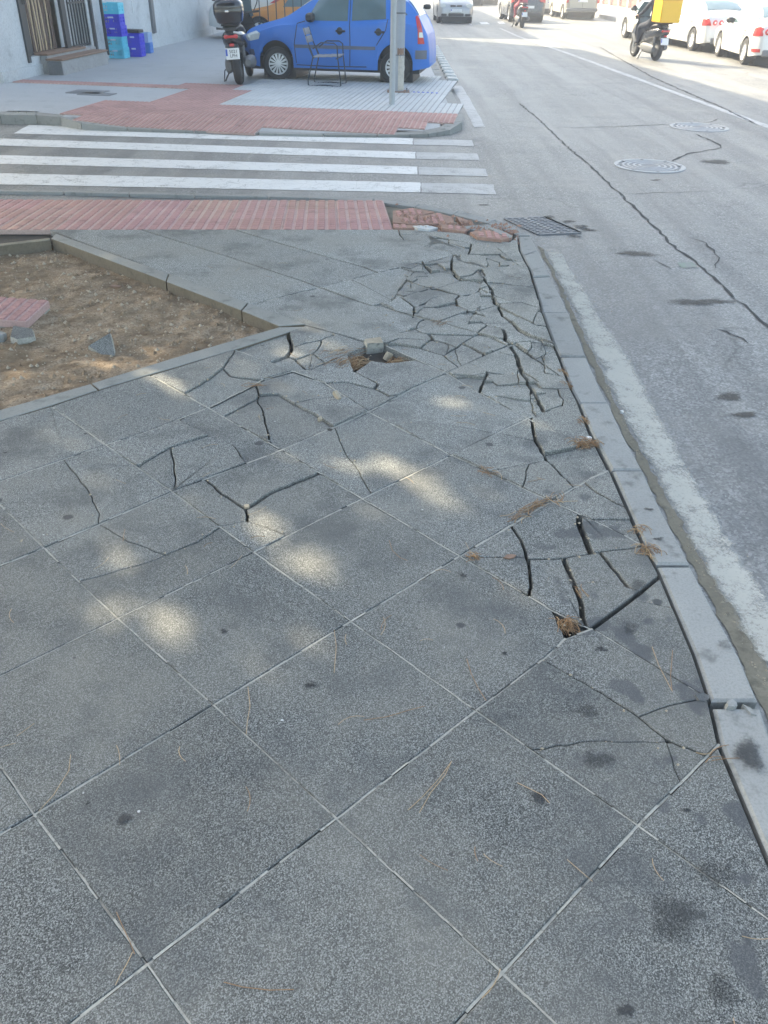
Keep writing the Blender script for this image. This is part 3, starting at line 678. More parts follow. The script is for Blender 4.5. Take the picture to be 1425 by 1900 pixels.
# pit and bed: the sand bed is a sheet with the pit cut out, bounded by the kerb
bedpoly = [(float(p[0]), float(p[1])) for p in REGION]
pave = empty('pavement'); tag(pave, 'cracked grey stone slab pavement at the street corner', kind='structure')
rs = random.Random(11)
CR0, CR1 = G(560, 600), G(1010, 440)
def is_crackzone(c):
    px = (c[0], c[1]); return c[1] > 3.2 and c[0] > -0.95
NS = 0
for f, ar in FACES:
    pts = [np.array(V_[v]) for v in f]; ws = [ED_[(min(f[i], f[(i + 1) % len(f)]), max(f[i], f[(i + 1) % len(f)]))] for i in range(len(f))]
    k = 0
    while k < len(pts) and len(pts) > 3:                          # drop tiny edges
        if np.linalg.norm(pts[(k + 1) % len(pts)] - pts[k]) < .004:
            pts.pop(k); ws.pop(k)
        else: k += 1
    c = sum(pts) / len(pts); A0 = area(pts)
    if A0 < 5e-4: continue
    q = inset(pts, ws); A1 = area(q)
    if A1 < 3e-4 or A1 > A0: continue
    ctr = np.zeros(2); 
    for i in range(len(q)):
        cr_ = q[i - 1][0] * q[i][1] - q[i][0] * q[i - 1][1]; ctr += (q[i - 1] + q[i]) * cr_
    ctr /= 6 * A1
    if not inpoly(ctr, REGION) or inpoly(ctr, PIT): continue
    if any(inpoly(h, q) for h in HOLES) and A1 < .06:
        sunk = True
    else: sunk = False
    if sunk and ctr[1] < 6.0: continue                            # missing pieces: the holes
    whole = A1 > .2
    broken = A1 < .17
    far_p = ctr[1] > 3.3; amp = .0008 if whole else ((.008 if far_p else .003) if A1 > .02 else (.011 if far_p else .006))
    dz = rs.uniform(-amp, amp); gx, gy = rs.uniform(-1, 1), rs.uniform(-1, 1)
    tl = .0015 if whole else ((.035 if far_p else .010) if broken else .006); gx *= tl; gy *= tl
    if sunk: dz = -.035
    # heaved pieces along the broken corner
    d_h = math.hypot(ctr[0] - .95, (ctr[1] - 5.2) * .6); dz += .012 * math.exp(-(d_h / .8) ** 2) if broken else 0
    ch = inset(q, [.0028] * len(q))
    if area(ch) < 1e-4: ch = [ctr + (p - ctr) * .93 for p in q]
    n = len(q); zt = lambda p: dz + gx * (p[0] - ctr[0]) + gy * (p[1] - ctr[1])
    vs = [(p[0], p[1], zt(p)) for p in ch] + [(p[0], p[1], zt(p) - .0028) for p in q] + [(p[0], p[1], -.06) for p in q]
    fs = [tuple(range(n))] + [(i, n + i, n + (i + 1) % n, (i + 1) % n) for i in range(n)] + [(n + i, 2 * n + i, 2 * n + (i + 1) % n, n + (i + 1) % n) for i in range(n)]
    me = bpy.data.meshes.new('paving_slab'); me.from_pydata(vs, [], fs); me.update(); me.materials.append(M['slab'])
    o = link('paving_slab' if whole else 'slab_fragment', me, pave); NS += 1
    t = 1 + rs.uniform(-.13, .10) + (rs.uniform(-.06, .05) if broken else 0); tint = (t, t, t)
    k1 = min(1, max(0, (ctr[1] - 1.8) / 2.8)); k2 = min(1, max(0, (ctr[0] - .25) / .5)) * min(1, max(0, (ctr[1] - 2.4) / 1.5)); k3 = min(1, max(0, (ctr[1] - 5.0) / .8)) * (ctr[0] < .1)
    g_ = t * (.80 + .70 * k1 + .32 * k2 + .28 * k3); tint = (g_ * (1 + .03 * k2), g_, g_ * (1 - .05 * k2))  # shade over the nearest slabs is put into the tint; others run paler
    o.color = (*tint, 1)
print('slab pieces', NS, 'faces', len(FACES))
# bed under the slabs (with the pit cut out by building it as strips around the pit)
mbb = MB(); bid = {}
def bvi(i, j, s=.05):
    if (i, j) not in bid: bid[(i, j)] = len(mbb.v); mbb.v.append((i * s, j * s, -.052))
    return bid[(i, j)]
for j in range(-44, 160):
    for i in range(-92, 34):
        c_ = ((i + .5) * .05, (j + .5) * .05)
        if c_[1] < 1.2 or c_[0] < -2.9 or (inpoly(c_, bedpoly)):
            if not inpoly(c_, PIT) and c_[0] < 1.25 and c_[1] < 7.6: mbb.f.append((bvi(i, j), bvi(i + 1, j), bvi(i + 1, j + 1), bvi(i, j + 1)))
me = mbb.mesh('sand_bed')
bed = link('sand_bed', me, pave, M['bed'])
# mortar left in the joints, broken into lengths
mo = MB(); rm = random.Random(5)
for pts, wj, jag in LINES[:44]:
    if jag or wj > .0075 or wj < .0028: continue
    for a, b in zip(pts[:-1], pts[1:]):
        L = np.linalg.norm(b - a); t = (b - a) / (L + 1e-9); nn = np.array([-t[1], t[0]]); s = 0.0
        while s < L - .01:
            l = min(rm.uniform(.012, .09), L - s); p = a + t * s; e = a + t * (s + l); s += l
            if not inpoly((p + e) / 2, REGION) or inpoly((p + e) / 2, PIT): continue
            h = rm.uniform(-.0035, -.0006) if rm.random() > .2 else rm.uniform(-.008, -.0045); hw = wj * jscale(p[1]) * rm.uniform(.7, 1.05); sh = nn * rm.uniform(-.0012, .0012); p = p + sh; e = e + sh
            mo.add([(*(p + nn * hw), h), (*(p - nn * hw), h), (*(e - nn * hw), h + rm.uniform(-.001, .001)), (*(e + nn * hw), h)], [(0, 1, 2, 3)])
mor = mo.build('joint_mortar', M['mortar'], pave); mor['kind'] = 'stuff'
# kerb stones
kerb = empty('kerb'); tag(kerb, 'pale concrete kerb along the near pavement edge', kind='structure')
kout = P_(KOUT); kout.append(kout[-1] + (kout[-1] - kout[-2]) * 6)
def alongpoly(pl, t):
    i = min(int(t), len(pl) - 2); return pl[i] + (pl[i + 1] - pl[i]) * (t - i)
breaks = [0, 1.25, 2.15, 4.0, 6.0, 8.0, 10.0, 13.0 - .25, 16.05, 18.3, 19.2, 19.6, 20]
for a, b in zip(breaks[:-1], breaks[1:]):
    ts = [a] + [t for t in range(int(a) + 1, int(math.ceil(b))) if a + .05 < t < b - .05] + [b]
    I = [alongpoly(kin, t) for t in ts]; Oo = [alongpoly(kout, t) for t in ts]
    g = .012 if abs(a - 16.05) > .01 else .03
    I[0] = I[0] + (I[1] - I[0]) / np.linalg.norm(I[1] - I[0]) * g; Oo[0] = Oo[0] + (Oo[1] - Oo[0]) / np.linalg.norm(Oo[1] - Oo[0]) * g
    I = [i + (o - i) / np.linalg.norm(o - i) * .012 for i, o in zip(I, Oo)]
    poly = I + Oo[::-1]; poly = [np.array(p) for p in poly]
    if area(poly) < 0: poly = poly[::-1]
    ch = inset(poly, [.009] * len(poly)); n = len(poly); dz = rs.uniform(-.004, .006)
    vs = [(p[0], p[1], dz) for p in ch] + [(p[0], p[1], dz - .009) for p in poly] + [(p[0], p[1], -.2) for p in poly]
    fs = [tuple(range(n))] + [(i, n + i, n + (i + 1) % n, (i + 1) % n) for i in range(n)] + [(n + i, 2 * n + i, 2 * n + (i + 1) % n, n + (i + 1) % n) for i in range(n)]
    me = bpy.data.meshes.new('kerb_stone'); me.from_pydata(vs, [], fs); me.update(); me.materials.append(M['kerb'])
    o = link('kerb_stone', me, kerb); t = 1 + rs.uniform(-.08, .08); o.color = (t, t, t, 1)
# tree pit: edging stones and soil
def stone(name, pxs, z0, z1, mat, parent, bev=.004):
    poly = [np.array(G(x, y, z1)) for x, y in pxs]
    if area(poly) < 0: poly = poly[::-1]
    ch = inset(poly, [bev] * len(poly)); n = len(poly)
    vs = [(p[0], p[1], z1) for p in ch] + [(p[0], p[1], z1 - bev) for p in poly] + [(p[0], p[1], z0) for p in poly]
    fs = [tuple(range(n))] + [(i, n + i, n + (i + 1) % n, (i + 1) % n) for i in range(n)] + [(n + i, 2 * n + i, 2 * n + (i + 1) % n, n + (i + 1) % n) for i in range(n)]
    me = bpy.data.meshes.new(name); me.from_pydata(vs, [], fs); me.update(); me.materials.append(mat)
    if name == 'edging_stone':                        # side faces darkened for their shade, in an earth brown
        me.materials.append(M['shadedface'])
        for p_ in me.polygons:
            if abs(p_.normal.z) < .3: p_.material_index = 1
    o = link(name, me, parent); o.color = (1, 1, 1, 1); return o
pitr = empty('tree_pit'); tag(pitr, 'sunken bare-soil tree pit with stone edging', kind='structure')
stone('edging_stone', [(103, 433), (312, 507.5), (307, 521), (95, 442)], -.2, .004, M['edging'], pitr)
stone('edging_stone', [(314, 508), (459, 561), (447, 575), (309, 522)], -.2, .002, M['edging'], pitr)
stone('edging_stone', [(461, 562), (566, 601), (518, 604.5), (449, 576)], -.2, .003, M['edging'], pitr)
stone('edging_stone', [(566, 606), (439, 647), (184, 722), (170, 711), (358, 653), (518, 607)], -.2, .001, M['edging'], pitr)
stone('edging_stone', [(181, 723), (93, 752), (-30, 789), (-30, 769), (168, 712)], -.2, .003, M['edging'], pitr)
stone('edging_stone', [(-34, 790), (-250, 852), (-250, 828), (-34, 770)], -.2, .002, M['edging'], pitr)
stone('edging_stone', [(92, 441), (-2, 452), (-260, 486), (-260, 492), (-2, 456), (93, 445)], -.2, .0, M['gutter'], pitr)
from mathutils import noise as mnoise
so_ = MB(); x0, x1, y0, y1 = -4.6, -.55, 3.0, 7.3; nx, ny = 240, 250
def soilz(x, y):
    v = Vector((x, y, 0)); return -.078 + .022 * mnoise.noise(v * 2.2) + .016 * mnoise.noise(v * 6) + .011 * mnoise.noise(v * 17) + .006 * mnoise.noise(v * 41)
pitc = [np.array(p) for p in PIT]
for j in range(ny + 1):
    for i in range(nx + 1):
        x = x0 + (x1 - x0) * i / nx; y = y0 + (y1 - y0) * j / ny; so_.v.append((x, y, soilz(x, y)))
for j in range(ny):
    for i in range(nx):
        cx = x0 + (x1 - x0) * (i + .5) / nx; cy = y0 + (y1 - y0) * (j + .5) / ny
        if inpoly((cx, cy), pitc): a = j * (nx + 1) + i; so_.f.append((a, a + 1, a + nx + 2, a + nx + 1))
soil = so_.build('soil', M['soil'], None, True, 180); tag(soil, 'bare dry brown soil inside the tree pit', kind='structure')
#@@MORE
# ------------------------------------------------------------------ tactile tiles
def stud_tile(w=.4, n=6, th=.04, h=.006, bars=False, clip=None, mats=None, duty=.35):
    """base tile plus raised studs or bars; returns a mesh with the studs on the first material"""
    mb = MB(); hw = w / 2 - .001
    if clip is None: mb.box((0, 0, -th / 2), (2 * hw, 2 * hw, th), bev=.002)
    else:
        q = [np.array(p) for p in clip]
        if area(q) < 0: q = q[::-1]
        mb.prism(q, -th, 0)
    nb = len(mb.f); p = w / n
    for i in range(n):
        cx = -w / 2 + (i + .5) * p
        for j in range(1 if bars else n):
            cy = 0 if bars else -w / 2 + (j + .5) * p
            ax, ay = p * duty, (w * .495 if bars else p * .46); bx, by = ax * .8, ay - (.004 if bars else ay * .12)
            if clip is not None and not all(inpoly((cx + sx * ax, cy + sy * ay), q) for sx in (-1, 1) for sy in (-1, 1)): continue
            mb.add([(cx - ax, cy - ay, -.001), (cx + ax, cy - ay, -.001), (cx + ax, cy + ay, -.001), (cx - ax, cy + ay, -.001), (cx - bx, cy - by, h), (cx + bx, cy - by, h), (cx + bx, cy + by, h), (cx - bx, cy + by, h)],
                   [(4, 5, 6, 7), (0, 1, 5, 4), (1, 2, 6, 5), (2, 3, 7, 6), (3, 0, 4, 7)])
    if mats is None: return mb
    me = bpy.data.meshes.new('tactile_tile'); me.from_pydata(mb.v, [], mb.f); me.update(); me.materials.append(M[mats[0]]); me.materials.append(M[mats[1]])
    for k, p_ in enumerate(me.polygons): p_.material_index = 1 if k < nb else 0
    return me
rt = random.Random(21)
strip = empty('tactile_strip'); tag(strip, 'pink-red studded tactile paving strip at the near dropped kerb', kind='structure')
e0 = np.array(G(0, 425)); e1 = np.array(G(730, 425)); ux = (e1 - e0) / np.linalg.norm(e1 - e0); uy = np.array([-ux[1], ux[0]])
rx = math.atan2(ux[1], ux[0]); TW = float((np.array(G(365, 371, -.085)) - e0) @ uy) / 3; print('TW', TW)
me_red2 = stud_tile(TW, 5, .04, .007, mats=('redtile', 'reddust'))
tz0, tz1 = -.003, -.085; slope = math.atan2(tz1 - tz0, 3 * TW)
for r in range(3):
    for k in range(int(5.4 / TW)):
        c = e1 - ux * (k + .5) * TW + uy * (r + .5) * TW
        if r == 2 and k == 0: pass
        o = link('red_tile', me_red2, strip); z = tz0 + (tz1 - tz0) * (r + .5) / 3
        o.location = (c[0], c[1], z + rt.uniform(-.0015, .0015) - .004); o.rotation_euler = (slope + rt.uniform(-.004, .004), rt.uniform(-.004, .004), rx)
        t = 1 + rt.uniform(-.08, .08); o.color = (t, t * rt.uniform(.95, 1.05), t * rt.uniform(.95, 1.05), 1)
b0 = e1 + uy * 0; 
mb = MB(); far_ = [e1 - ux * 5.4, e1 + ux * .75, e1 + ux * .75 + uy * .5, e1 + uy * 3 * TW , e1 - ux * 5.4 + uy * 3 * TW]
mb.add([(*far_[0], -.045), (*far_[1], -.045), (*far_[2], -.09), (*far_[3], -.125), (*far_[4], -.125)], [(0, 1, 2, 3, 4)])
mb.build('mortar_bed', M['gutter'], strip)
# dropped kerb behind the strip, running into the broken corner
kd = [(-60, 353.5), (120, 356.5), (241, 359.5), (362, 362.5), (500, 365), (575, 367), (690, 373.5), (770, 384), (840, 398), (905, 414), (960, 437)]
ku = [(-60, 349.5), (120, 352.5), (241, 355.5), (362, 358.5), (500, 361), (575, 362.5), (697, 369), (780, 379), (852, 392), (922, 408), (984, 437)]
for i in range(len(kd) - 1):
    s_ = .06
    a, b = np.array(kd[i]), np.array(kd[i + 1]); c, d = np.array(ku[i + 1]), np.array(ku[i]); b = b - (b - a) * .02; c = c - (c - d) * .02
    stone('dropped_kerb_stone', [tuple(a), tuple(b), tuple(c), tuple(d)], -.2, -.092 + (.02 * (i - 6) if i > 6 else 0) + rt.uniform(-.004, .004), M['kerb'], strip)
# broken red tiles at the corner, each lying as it broke
def rtile(pxs, dz, tilt, ang, th=.045, mat='redtile'):
    P = [np.array(G(x, y, dz)) for x, y in pxs]; c = sum(P) / len(P); ca, sa = math.cos(-ang), math.sin(-ang)
    loc = [np.array((ca * (p - c)[0] - sa * (p - c)[1], sa * (p - c)[0] + ca * (p - c)[1])) for p in P]
    me = stud_tile(.4, 6, th, .007, clip=loc, mats=(mat, 'brokenred' if mat == 'redtile' else mat))
    o = link('broken_tile', me, strip); o.location = (c[0], c[1], dz); o.rotation_euler = (tilt[0], tilt[1], ang); o.color = (1.05, 1.02, 1.0, 1); return o
rtile([(729, 391), (765, 387), (806, 394), (770, 402), (729, 402)], -.012, (.04, -.02), rx + .05)
rtile([(729, 404), (772, 403), (812, 395), (842, 402), (842, 412), (775, 416), (729, 414)], -.004, (.03, .03), rx + .02)
rtile([(729, 416), (775, 417), (790, 423), (730, 424)], .002, (-.05, .02), rx)
rtile([(766, 419), (800, 417), (813, 421), (796, 427), (775, 425)], .012, (-.06, .08), rx + .4, mat='greytile')
rtile([(815, 415), (850, 417), (868, 424), (862, 430), (820, 425)], .010, (-.05, .05), rx - .15)
rtile([(872, 431), (905, 424), (945, 434), (950, 440), (930, 446), (885, 441)], .018, (-.04, .03), rx - .1)
rtile([(906, 423), (925, 425), (951, 437), (946, 441), (925, 433)], .020, (.0, .02), rx - .3, mat='kerb')
rtile([(846, 404), (868, 408), (880, 416), (856, 415)], -.030, (.1, .05), rx + .6, mat='brokenred')
stone('kerb_shard', [(850, 420), (905, 416), (930, 422), (900, 428), (868, 425)], -.1, -.004, M['kerb'], strip)
# ------------------------------------------------------------------ far pavement
farp = empty('far_pavement'); tag(farp, 'far corner pavement of grey concrete with red tactile band', kind='structure')
def PF(pts, z=ZF): return [np.array(G(x, y, z)) for x, y in pts]
def zlev(px, z0=ZF, z1=None):          # iterate the level so that a pixel lands on the sloping pavement
    z = z0
    for _ in range(6):
        p = G(px[0], px[1], z); z = zfar(*p)
    return (*p, z)
KT = [(-120, 206), (0, 207.5), (67, 208.5), (108, 212.5), (152, 224), (232, 234.5), (360, 240), (480, 244.5), (600, 247.5), (700, 248), (784, 244), (815, 238.5), (835, 225), (838, 212), (833, 196), (822, 170), (806, 138), (786, 95), (770, 60), (752, 20)]
KO = [(-120, 212), (0, 213.5), (67, 214.5), (112, 218), (150, 229), (236, 239), (360, 243.5), (480, 248), (600, 250.5), (700, 251.5), (795, 249), (835, 240), (858, 226), (858, 211), (851, 196), (838, 170), (820, 138), (797, 95), (779, 60), (760, 20)]
kt = [zlev(p) for p in KT]; ko = [zlev(p, ZR + .02) for p in KO]
for i in range(len(KT) - 1):                      # kerb stones of the far corner
    a, b, c, d = [np.array(x) for x in (kt[i], kt[i + 1], ko[i + 1], ko[i])]
    L = np.linalg.norm(b - a); n = max(1, int(L / 1.0))
    for k in range(n):
        t0, t1 = k / n + .008, (k + 1) / n - .008
        q = [a + (b - a) * t0, a + (b - a) * t1, d + (c - d) * t1, d + (c - d) * t0]
        mb = MB(); vs = [(p[0], p[1], max(p[2], ZR + .02) + .006) for p in q] + [(p[0], p[1], ZR - .1) for p in q]
        mb.add(vs, [(0, 1, 2, 3), (0, 4, 5, 1), (1, 5, 6, 2), (2, 6, 7, 3), (3, 7, 4, 0)]); o = mb.build('kerb_stone', M['kerb'], farp); t = rt.uniform(.85, 1.1); o.color = (t, t, t, 1)
fpoly = [np.array(p[:2]) for p in kt] + [np.array([-.2, 75.]), np.array([-13, 75.]), np.array([-13, float(kt[0][1])])]
mb = MB(); ids = {}
def gv(i, j, s=.25):
    if (i, j) not in ids: ids[(i, j)] = len(mb.v); mb.v.append((i * s, j * s, zfar(i * s, j * s)))
    return ids[(i, j)]
for j in range(48, 160):
    for i in range(-52, 6):
        if inpoly(((i + .5) * .25, (j + .5) * .25), fpoly): mb.f.append((gv(i, j), gv(i + 1, j), gv(i + 1, j + 1), gv(i, j + 1)))
base = mb.build('concrete_surface', M['farpave'], farp, True, 180)
mb = MB(); q = [np.array([-13, 40.]), np.array([1.0, 40.]), np.array([-.2, 75.]), np.array([-13, 75.])]
mb.add([(*p, ZF) for p in q], [(0, 1, 2, 3)]); mb.build('concrete_surface', M['farpave'], farp)
red1 = [zlev(p)[:2] for p in [(108, 212), (190, 186), (296, 191), (345, 166), (452, 170), (405, 196), (840, 213), (836, 225), (812, 239), (784, 244), (695, 248), (480, 244.5), (232, 234.5), (152, 224)]]
red2 = [G(x, y, ZF) for x, y in [(20, 151), (180, 153), (458, 161), (452, 170), (345, 166.5), (180, 159), (60, 155)]]
grey1 = [zlev(p)[:2] for p in [(452, 170), (470, 150), (560, 142), (830, 142), (836, 165), (840, 213), (405, 196)]]
d0 = np.array(G(840, 213, ZF)) - np.array(G(405, 196, ZF)); d0 /= np.linalg.norm(d0); d1 = np.array([-d0[1], d0[0]]); org = np.array(G(405, 196, ZF)); ra = math.atan2(d0[1], d0[0])
me_rb = stud_tile(.4, 5, .03, .007, bars=True, mats=('redtile', 'reddust'))
me_gb = stud_tile(.4, 4, .03, .008, bars=True, mats=('greytile', 'iron'), duty=.455)
def lay(me, name, c, lift):
    z = zfar(*c); gx = (zfar(c[0] + .1, c[1]) - zfar(c[0] - .1, c[1])) / .2; gy = (zfar(c[0], c[1] + .1) - zfar(c[0], c[1] - .1)) / .2
    o = link(name, me, farp); nrm = Vector((-gx, -gy, 1)).normalized(); q = Vector((0, 0, 1)).rotation_difference(nrm) @ Matrix.Rotation(ra, 3, 'Z').to_quaternion()
    o.rotation_mode = 'QUATERNION'; o.rotation_quaternion = q; o.location = (c[0], c[1], z + lift + rt.uniform(0, .002)); t = 1 + rt.uniform(-.07, .07); o.color = (t, t, t, 1)
for j in range(-6, 16):
    for i in range(-14, 11):
        c = org + d0 * (i + .5) * .4 + d1 * (j + .5) * .4
        ins = lambda pl: inpoly(c, pl)
        if ins(red1): lay(me_rb, 'red_tile', c, .012)
        elif ins(red2): lay(me_rb, 'red_tile', c, .012)
        elif ins(grey1): lay(me_gb, 'grey_tile', c, .012)
# small drain slots in the far pavement and a dark iron access cover
mb = MB()
for k in range(6):
    p = G(768 + k * 8.5, 173.2 + k * .35, ZF); mb.box((p[0], p[1], ZF + .022), (.045, .10, .012), bev=.003)
o = mb.build('drain_slots', M['plateblue']); tag(o, 'small blue-black slotted drain in grey tiles near the lamp post', 'drain')
p = G(163, 171, ZF); mb = MB(); mb.box((p[0], p[1], ZF + .004), (.62, .5, .012), Matrix.Rotation(-.15, 3, 'Z'), .003); mb.box((p[0] + .25, p[1] - .28, ZF + .004), (.6, .35, .012), Matrix.Rotation(-.15, 3, 'Z'), .003)
o = mb.build('access_cover', M['iron']); tag(o, 'dark iron access cover set in the far pavement left of the red band', 'cover')
# painted stone blocks along the far gutter
blk = random.Random(4); bl0, bl1 = np.array(G(803, 89, ZR)), np.array(G(834, 150, ZR))
for k in range(14):
    t = k / 13; c = bl0 + (bl1 - bl0) * (1 - (1 - t) ** 1.0); mb = MB(); mb.box((c[0] + .06, c[1], ZR + .03), (.26, .42, .08), None, .03)
    o = mb.build('gutter_block', M['kerb'], farp, True); o.color = (1.9, 1.9, 1.9, 1)
# ------------------------------------------------------------------ drain grate, manholes
def grate():
    q = [np.array(G(x, y, ZR)) for x, y in [(936, 407), (1010, 404), (1076, 433), (1000, 436.5)]]
    c = sum(q) / 4; u = (q[1] + q[2] - q[0] - q[3]) / 2; v = (q[3] + q[2] - q[0] - q[1]) / 2
    r = empty('drain_grate', (c[0], c[1], ZR), 0, 'rectangular iron drain grate in the gutter at the broken kerb corner', 'drain grate')
    f = MB(); z = .012
    def bar(a, b, w, name='', mbx=None, h=.02):
        d = b - a; L = np.linalg.norm(d); t = d / L; n = np.array([-t[1], t[0]]) * w
        p = [a + n, a - n, b - n, b + n]; vs = [(x[0], x[1], z) for x in p] + [(x[0], x[1], z - h) for x in p]
        mbx.add(vs, [(0, 1, 2, 3), (0, 4, 5, 1), (1, 5, 6, 2), (2, 6, 7, 3), (3, 7, 4, 0)])
    K = [(-u - v) / 2, (u - v) / 2, (u + v) / 2, (-u + v) / 2]
    for i in range(4): bar(K[i], K[(i + 1) % 4], .014, mbx=f)
    f.build('rim', M['iron'], r); pal = MB(); bar(-v / 2, v / 2, .016, mbx=pal); bar(u / 2 - v / 2, u / 2 + v / 2, .014, mbx=pal); z = .014; pal.build('cross_bar', M['ironworn'], r); z = .012
    for i in range(1, 11):
        t = i / 11 - .5; mbx = MB(); bar(-u / 2 + v * t, u / 2 + v * t, .0125, mbx=mbx); mbx.build('slat', M['iron'], r)
    for i in (1, 2, 4, 5):
        t = i / 6 - .5; mbx = MB(); z = .0105; bar(u * t - v / 2, u * t + v / 2, .010, mbx=mbx); mbx.build('rib', M['iron'], r); z = .012
    pm = MB(); pm.add([(*k, .002) for k in [x * .98 for x in K]], [(0, 1, 2, 3)]); pm.build('pit', M['black'], r)
grate()
def manhole(cx, cy, hw, label):
    c = np.array(G(cx, cy, ZR)); rad = np.linalg.norm(np.array(G(cx + hw, cy, ZR)) - c)
    r = empty('manhole_cover', (c[0], c[1], ZR), 0, label, 'manhole cover', 'manhole covers in the road')
    mb = MB(); mb.lathe([(rad * .86, .004), (rad * .87, .011), (rad * .99, .011), (rad, .002)], 48); mb.f = mb.f[:-2]; mb.build('outer_ring', M['ironworn'], r, True, 30)
    mb = MB(); mb.lathe([(.001, .007), (rad * .82, .007), (rad * .835, .003)], 48); mb.build('lid', M['iron'], r)
    for k in (.28, .44, .60, .74):
        mb = MB(); mb.lathe([(rad * (k - .035), .007), (rad * (k - .025), .012), (rad * (k + .025), .012), (rad * (k + .035), .007)], 40); mb.f = mb.f[:-2]; mb.build('raised_ring', M['ironworn'], r, True, 30)
    for a in range(8):
        mb = MB(); an = a * math.pi / 4; mb.box((rad * .86 * math.cos(an), rad * .86 * math.sin(an), .010), (.05, .03, .008), Matrix.Rotation(an, 3, 'Z')); mb.build('lug', M['iron'], r)
manhole(1205, 308.5, 63, 'round iron manhole cover with pale rim, the nearer of two in the road')
manhole(1297, 236.5, 51, 'round iron manhole cover in the road, the farther of two')
# ------------------------------------------------------------------ buildings
wp0 = np.array([*G(5, 155, ZF), 0.]); wp1 = np.array([*G(390, 64, ZF), 0.])
wu = (wp1 - wp0) / np.linalg.norm(wp1 - wp0); wn = np.array([wu[1], -wu[0], 0.])          # wn points to the street
def W(x, y): return onplane(x, y, wp0, wn)
def wl(x, y):                                     # photo pixel -> (along, height) on the wall plane
    p = W(x, y); return float((p - wp0) @ wu), float(p[2])
wend = 24.0
bld = empty('building', (0, 0, 0), 0, 'grey rendered building with barred doorway at the far corner', 'building')
def wquad(a0, a1, z0, z1, off, th, name, mat, parent, bev=0):      # a box on the wall: along, height, stand-off, thickness
    c = wp0 + wu * (a0 + a1) / 2 + wn * (off + th / 2); mb = MB(); Mx = Matrix.Rotation(math.atan2(wu[1], wu[0]), 3, 'Z')
    mb.box((c[0], c[1], (z0 + z1) / 2), (a1 - a0, th, z1 - z0), Mx, bev); return mb.build(name, mat, parent)
dl0, dl1 = wl(44, 60)[0], wl(128, 70)[0]; dtop = 2.9; dsill = wl(90, 98)[1]; gl1 = wl(171, 85)[0]
H0, H1 = 15.6, 11.0  # upper walls out of view; roof slope set to place the road's shadow edge
def wallseg(a0, a1, z0, zt0, zt1, name):
    d = .4; p = [wp0 + wu * a0, wp0 + wu * a1, wp0 + wu * a1 - wn * d, wp0 + wu * a0 - wn * d]; zt = [zt0, zt1, zt1, zt0]
    mb = MB(); mb.add([(x[0], x[1], z0) for x in p] + [(x[0], x[1], z) for x, z in zip(p, zt)], [(0, 1, 2, 3)[::-1], (4, 5, 6, 7), (0, 1, 5, 4), (1, 2, 6, 5), (2, 3, 7, 6), (3, 0, 4, 7)])
    return mb.build(name, M['wall'], bld)
hz = lambda a: H0 + (H1 - H0) * a / wend
wallseg(.0, dl0, -.1, hz(0), hz(dl0), 'wall'); wallseg(gl1, wend, -.1, hz(gl1), hz(wend), 'wall')
wallseg(dl0, gl1, dtop, hz(dl0), hz(gl1), 'wall_above_door'); wallseg(dl0, gl1, -.1, dsill - .02, dsill - .02, 'door_base')
# the other walls and the roof
q = [wp0 - wn * .4, wp0 + wu * wend - wn * .4, wp0 + wu * wend - wn * 7.3, wp0 - wn * 7.3]; zt = [H0, H1, H1, H0]
mb = MB(); mb.add([(x[0], x[1], -.1) for x in q] + [(x[0], x[1], z) for x, z in zip(q, zt)], [(1, 2, 6, 5), (2, 3, 7, 6), (3, 0, 4, 7), (4, 5, 6, 7)]); mb.build('side_walls_and_roof', M['wall'], bld)
for fl in (3.6, 6.8, 9.4):                         # storeys above: windows with sills
    for k in range(7):
        a = 1.6 + k * 3.2; win = wquad(a, a + 1.2, fl + .5, fl + 1.8, .01, .03, 'window', M['glass'], bld); wquad(a - .08, a + 1.28, fl + .42, fl + .5, .0, .12, 'sill', M['step'], win)
wquad(0.0, wend, -.05, wl(20, 130)[1] * 1.0, .004, .03, 'plinth', M['wall'], bld)
# gate and strip curtain
gate = empty('barred_gate', (0, 0, 0), 0, 'dark metal barred gate and posts around the doorway', 'gate')
def vbar(pxa, w, name, z0=None, off=-.06, mat='frame', th=.06, parent=None):
    a, zz = wl(*pxa); return wquad(a - w / 2, a + w / 2, (dsill if z0 is None else z0), dtop - .02, off, th, name, M[mat], parent or gate)
vbar((47, 80), .10, 'post', .25, -.02); vbar((125, 60), .22, 'post', dsill, -.06)
wquad(wl(52, 80)[0], wl(64, 80)[0], .35, 1.25, -.10, .04, 'side_panel', M['frame'], gate)
for k in range(4): a = wl(51 + 3.4 * k, 60)[0]; wquad(a - .012, a + .012, 1.25, dtop - .02, -.08, .03, 'bar', M['frame'], gate)
a0, a1 = wl(136, 60)[0], gl1 - .02
for k in range(7):
    a = a0 + (a1 - a0) * k / 6.0; wquad(a - .012, a + .012, dsill, dtop - .02, -.05, .03, 'bar', M['frame'], gate)
for z in (dsill + .03, 1.22, dtop - .06): wquad(a0, a1, z - .02, z + .02, -.056, .042, 'rail', M['frame'], gate)
vbar((171, 50), .10, 'post', .12, .0); vbar((179, 50), .05, 'post', .12, .16)
wquad(a0, a1, dsill, dtop, -.34, .02, 'pale_panel', M['wall'], gate)
cur = empty('strip_curtain', (0, 0, 0), 0, 'cream and brown striped door curtain hanging in the doorway', 'curtain')
c0, c1 = wl(66, 80)[0], wl(119, 80)[0]; nst = 26; rc = random.Random(8)
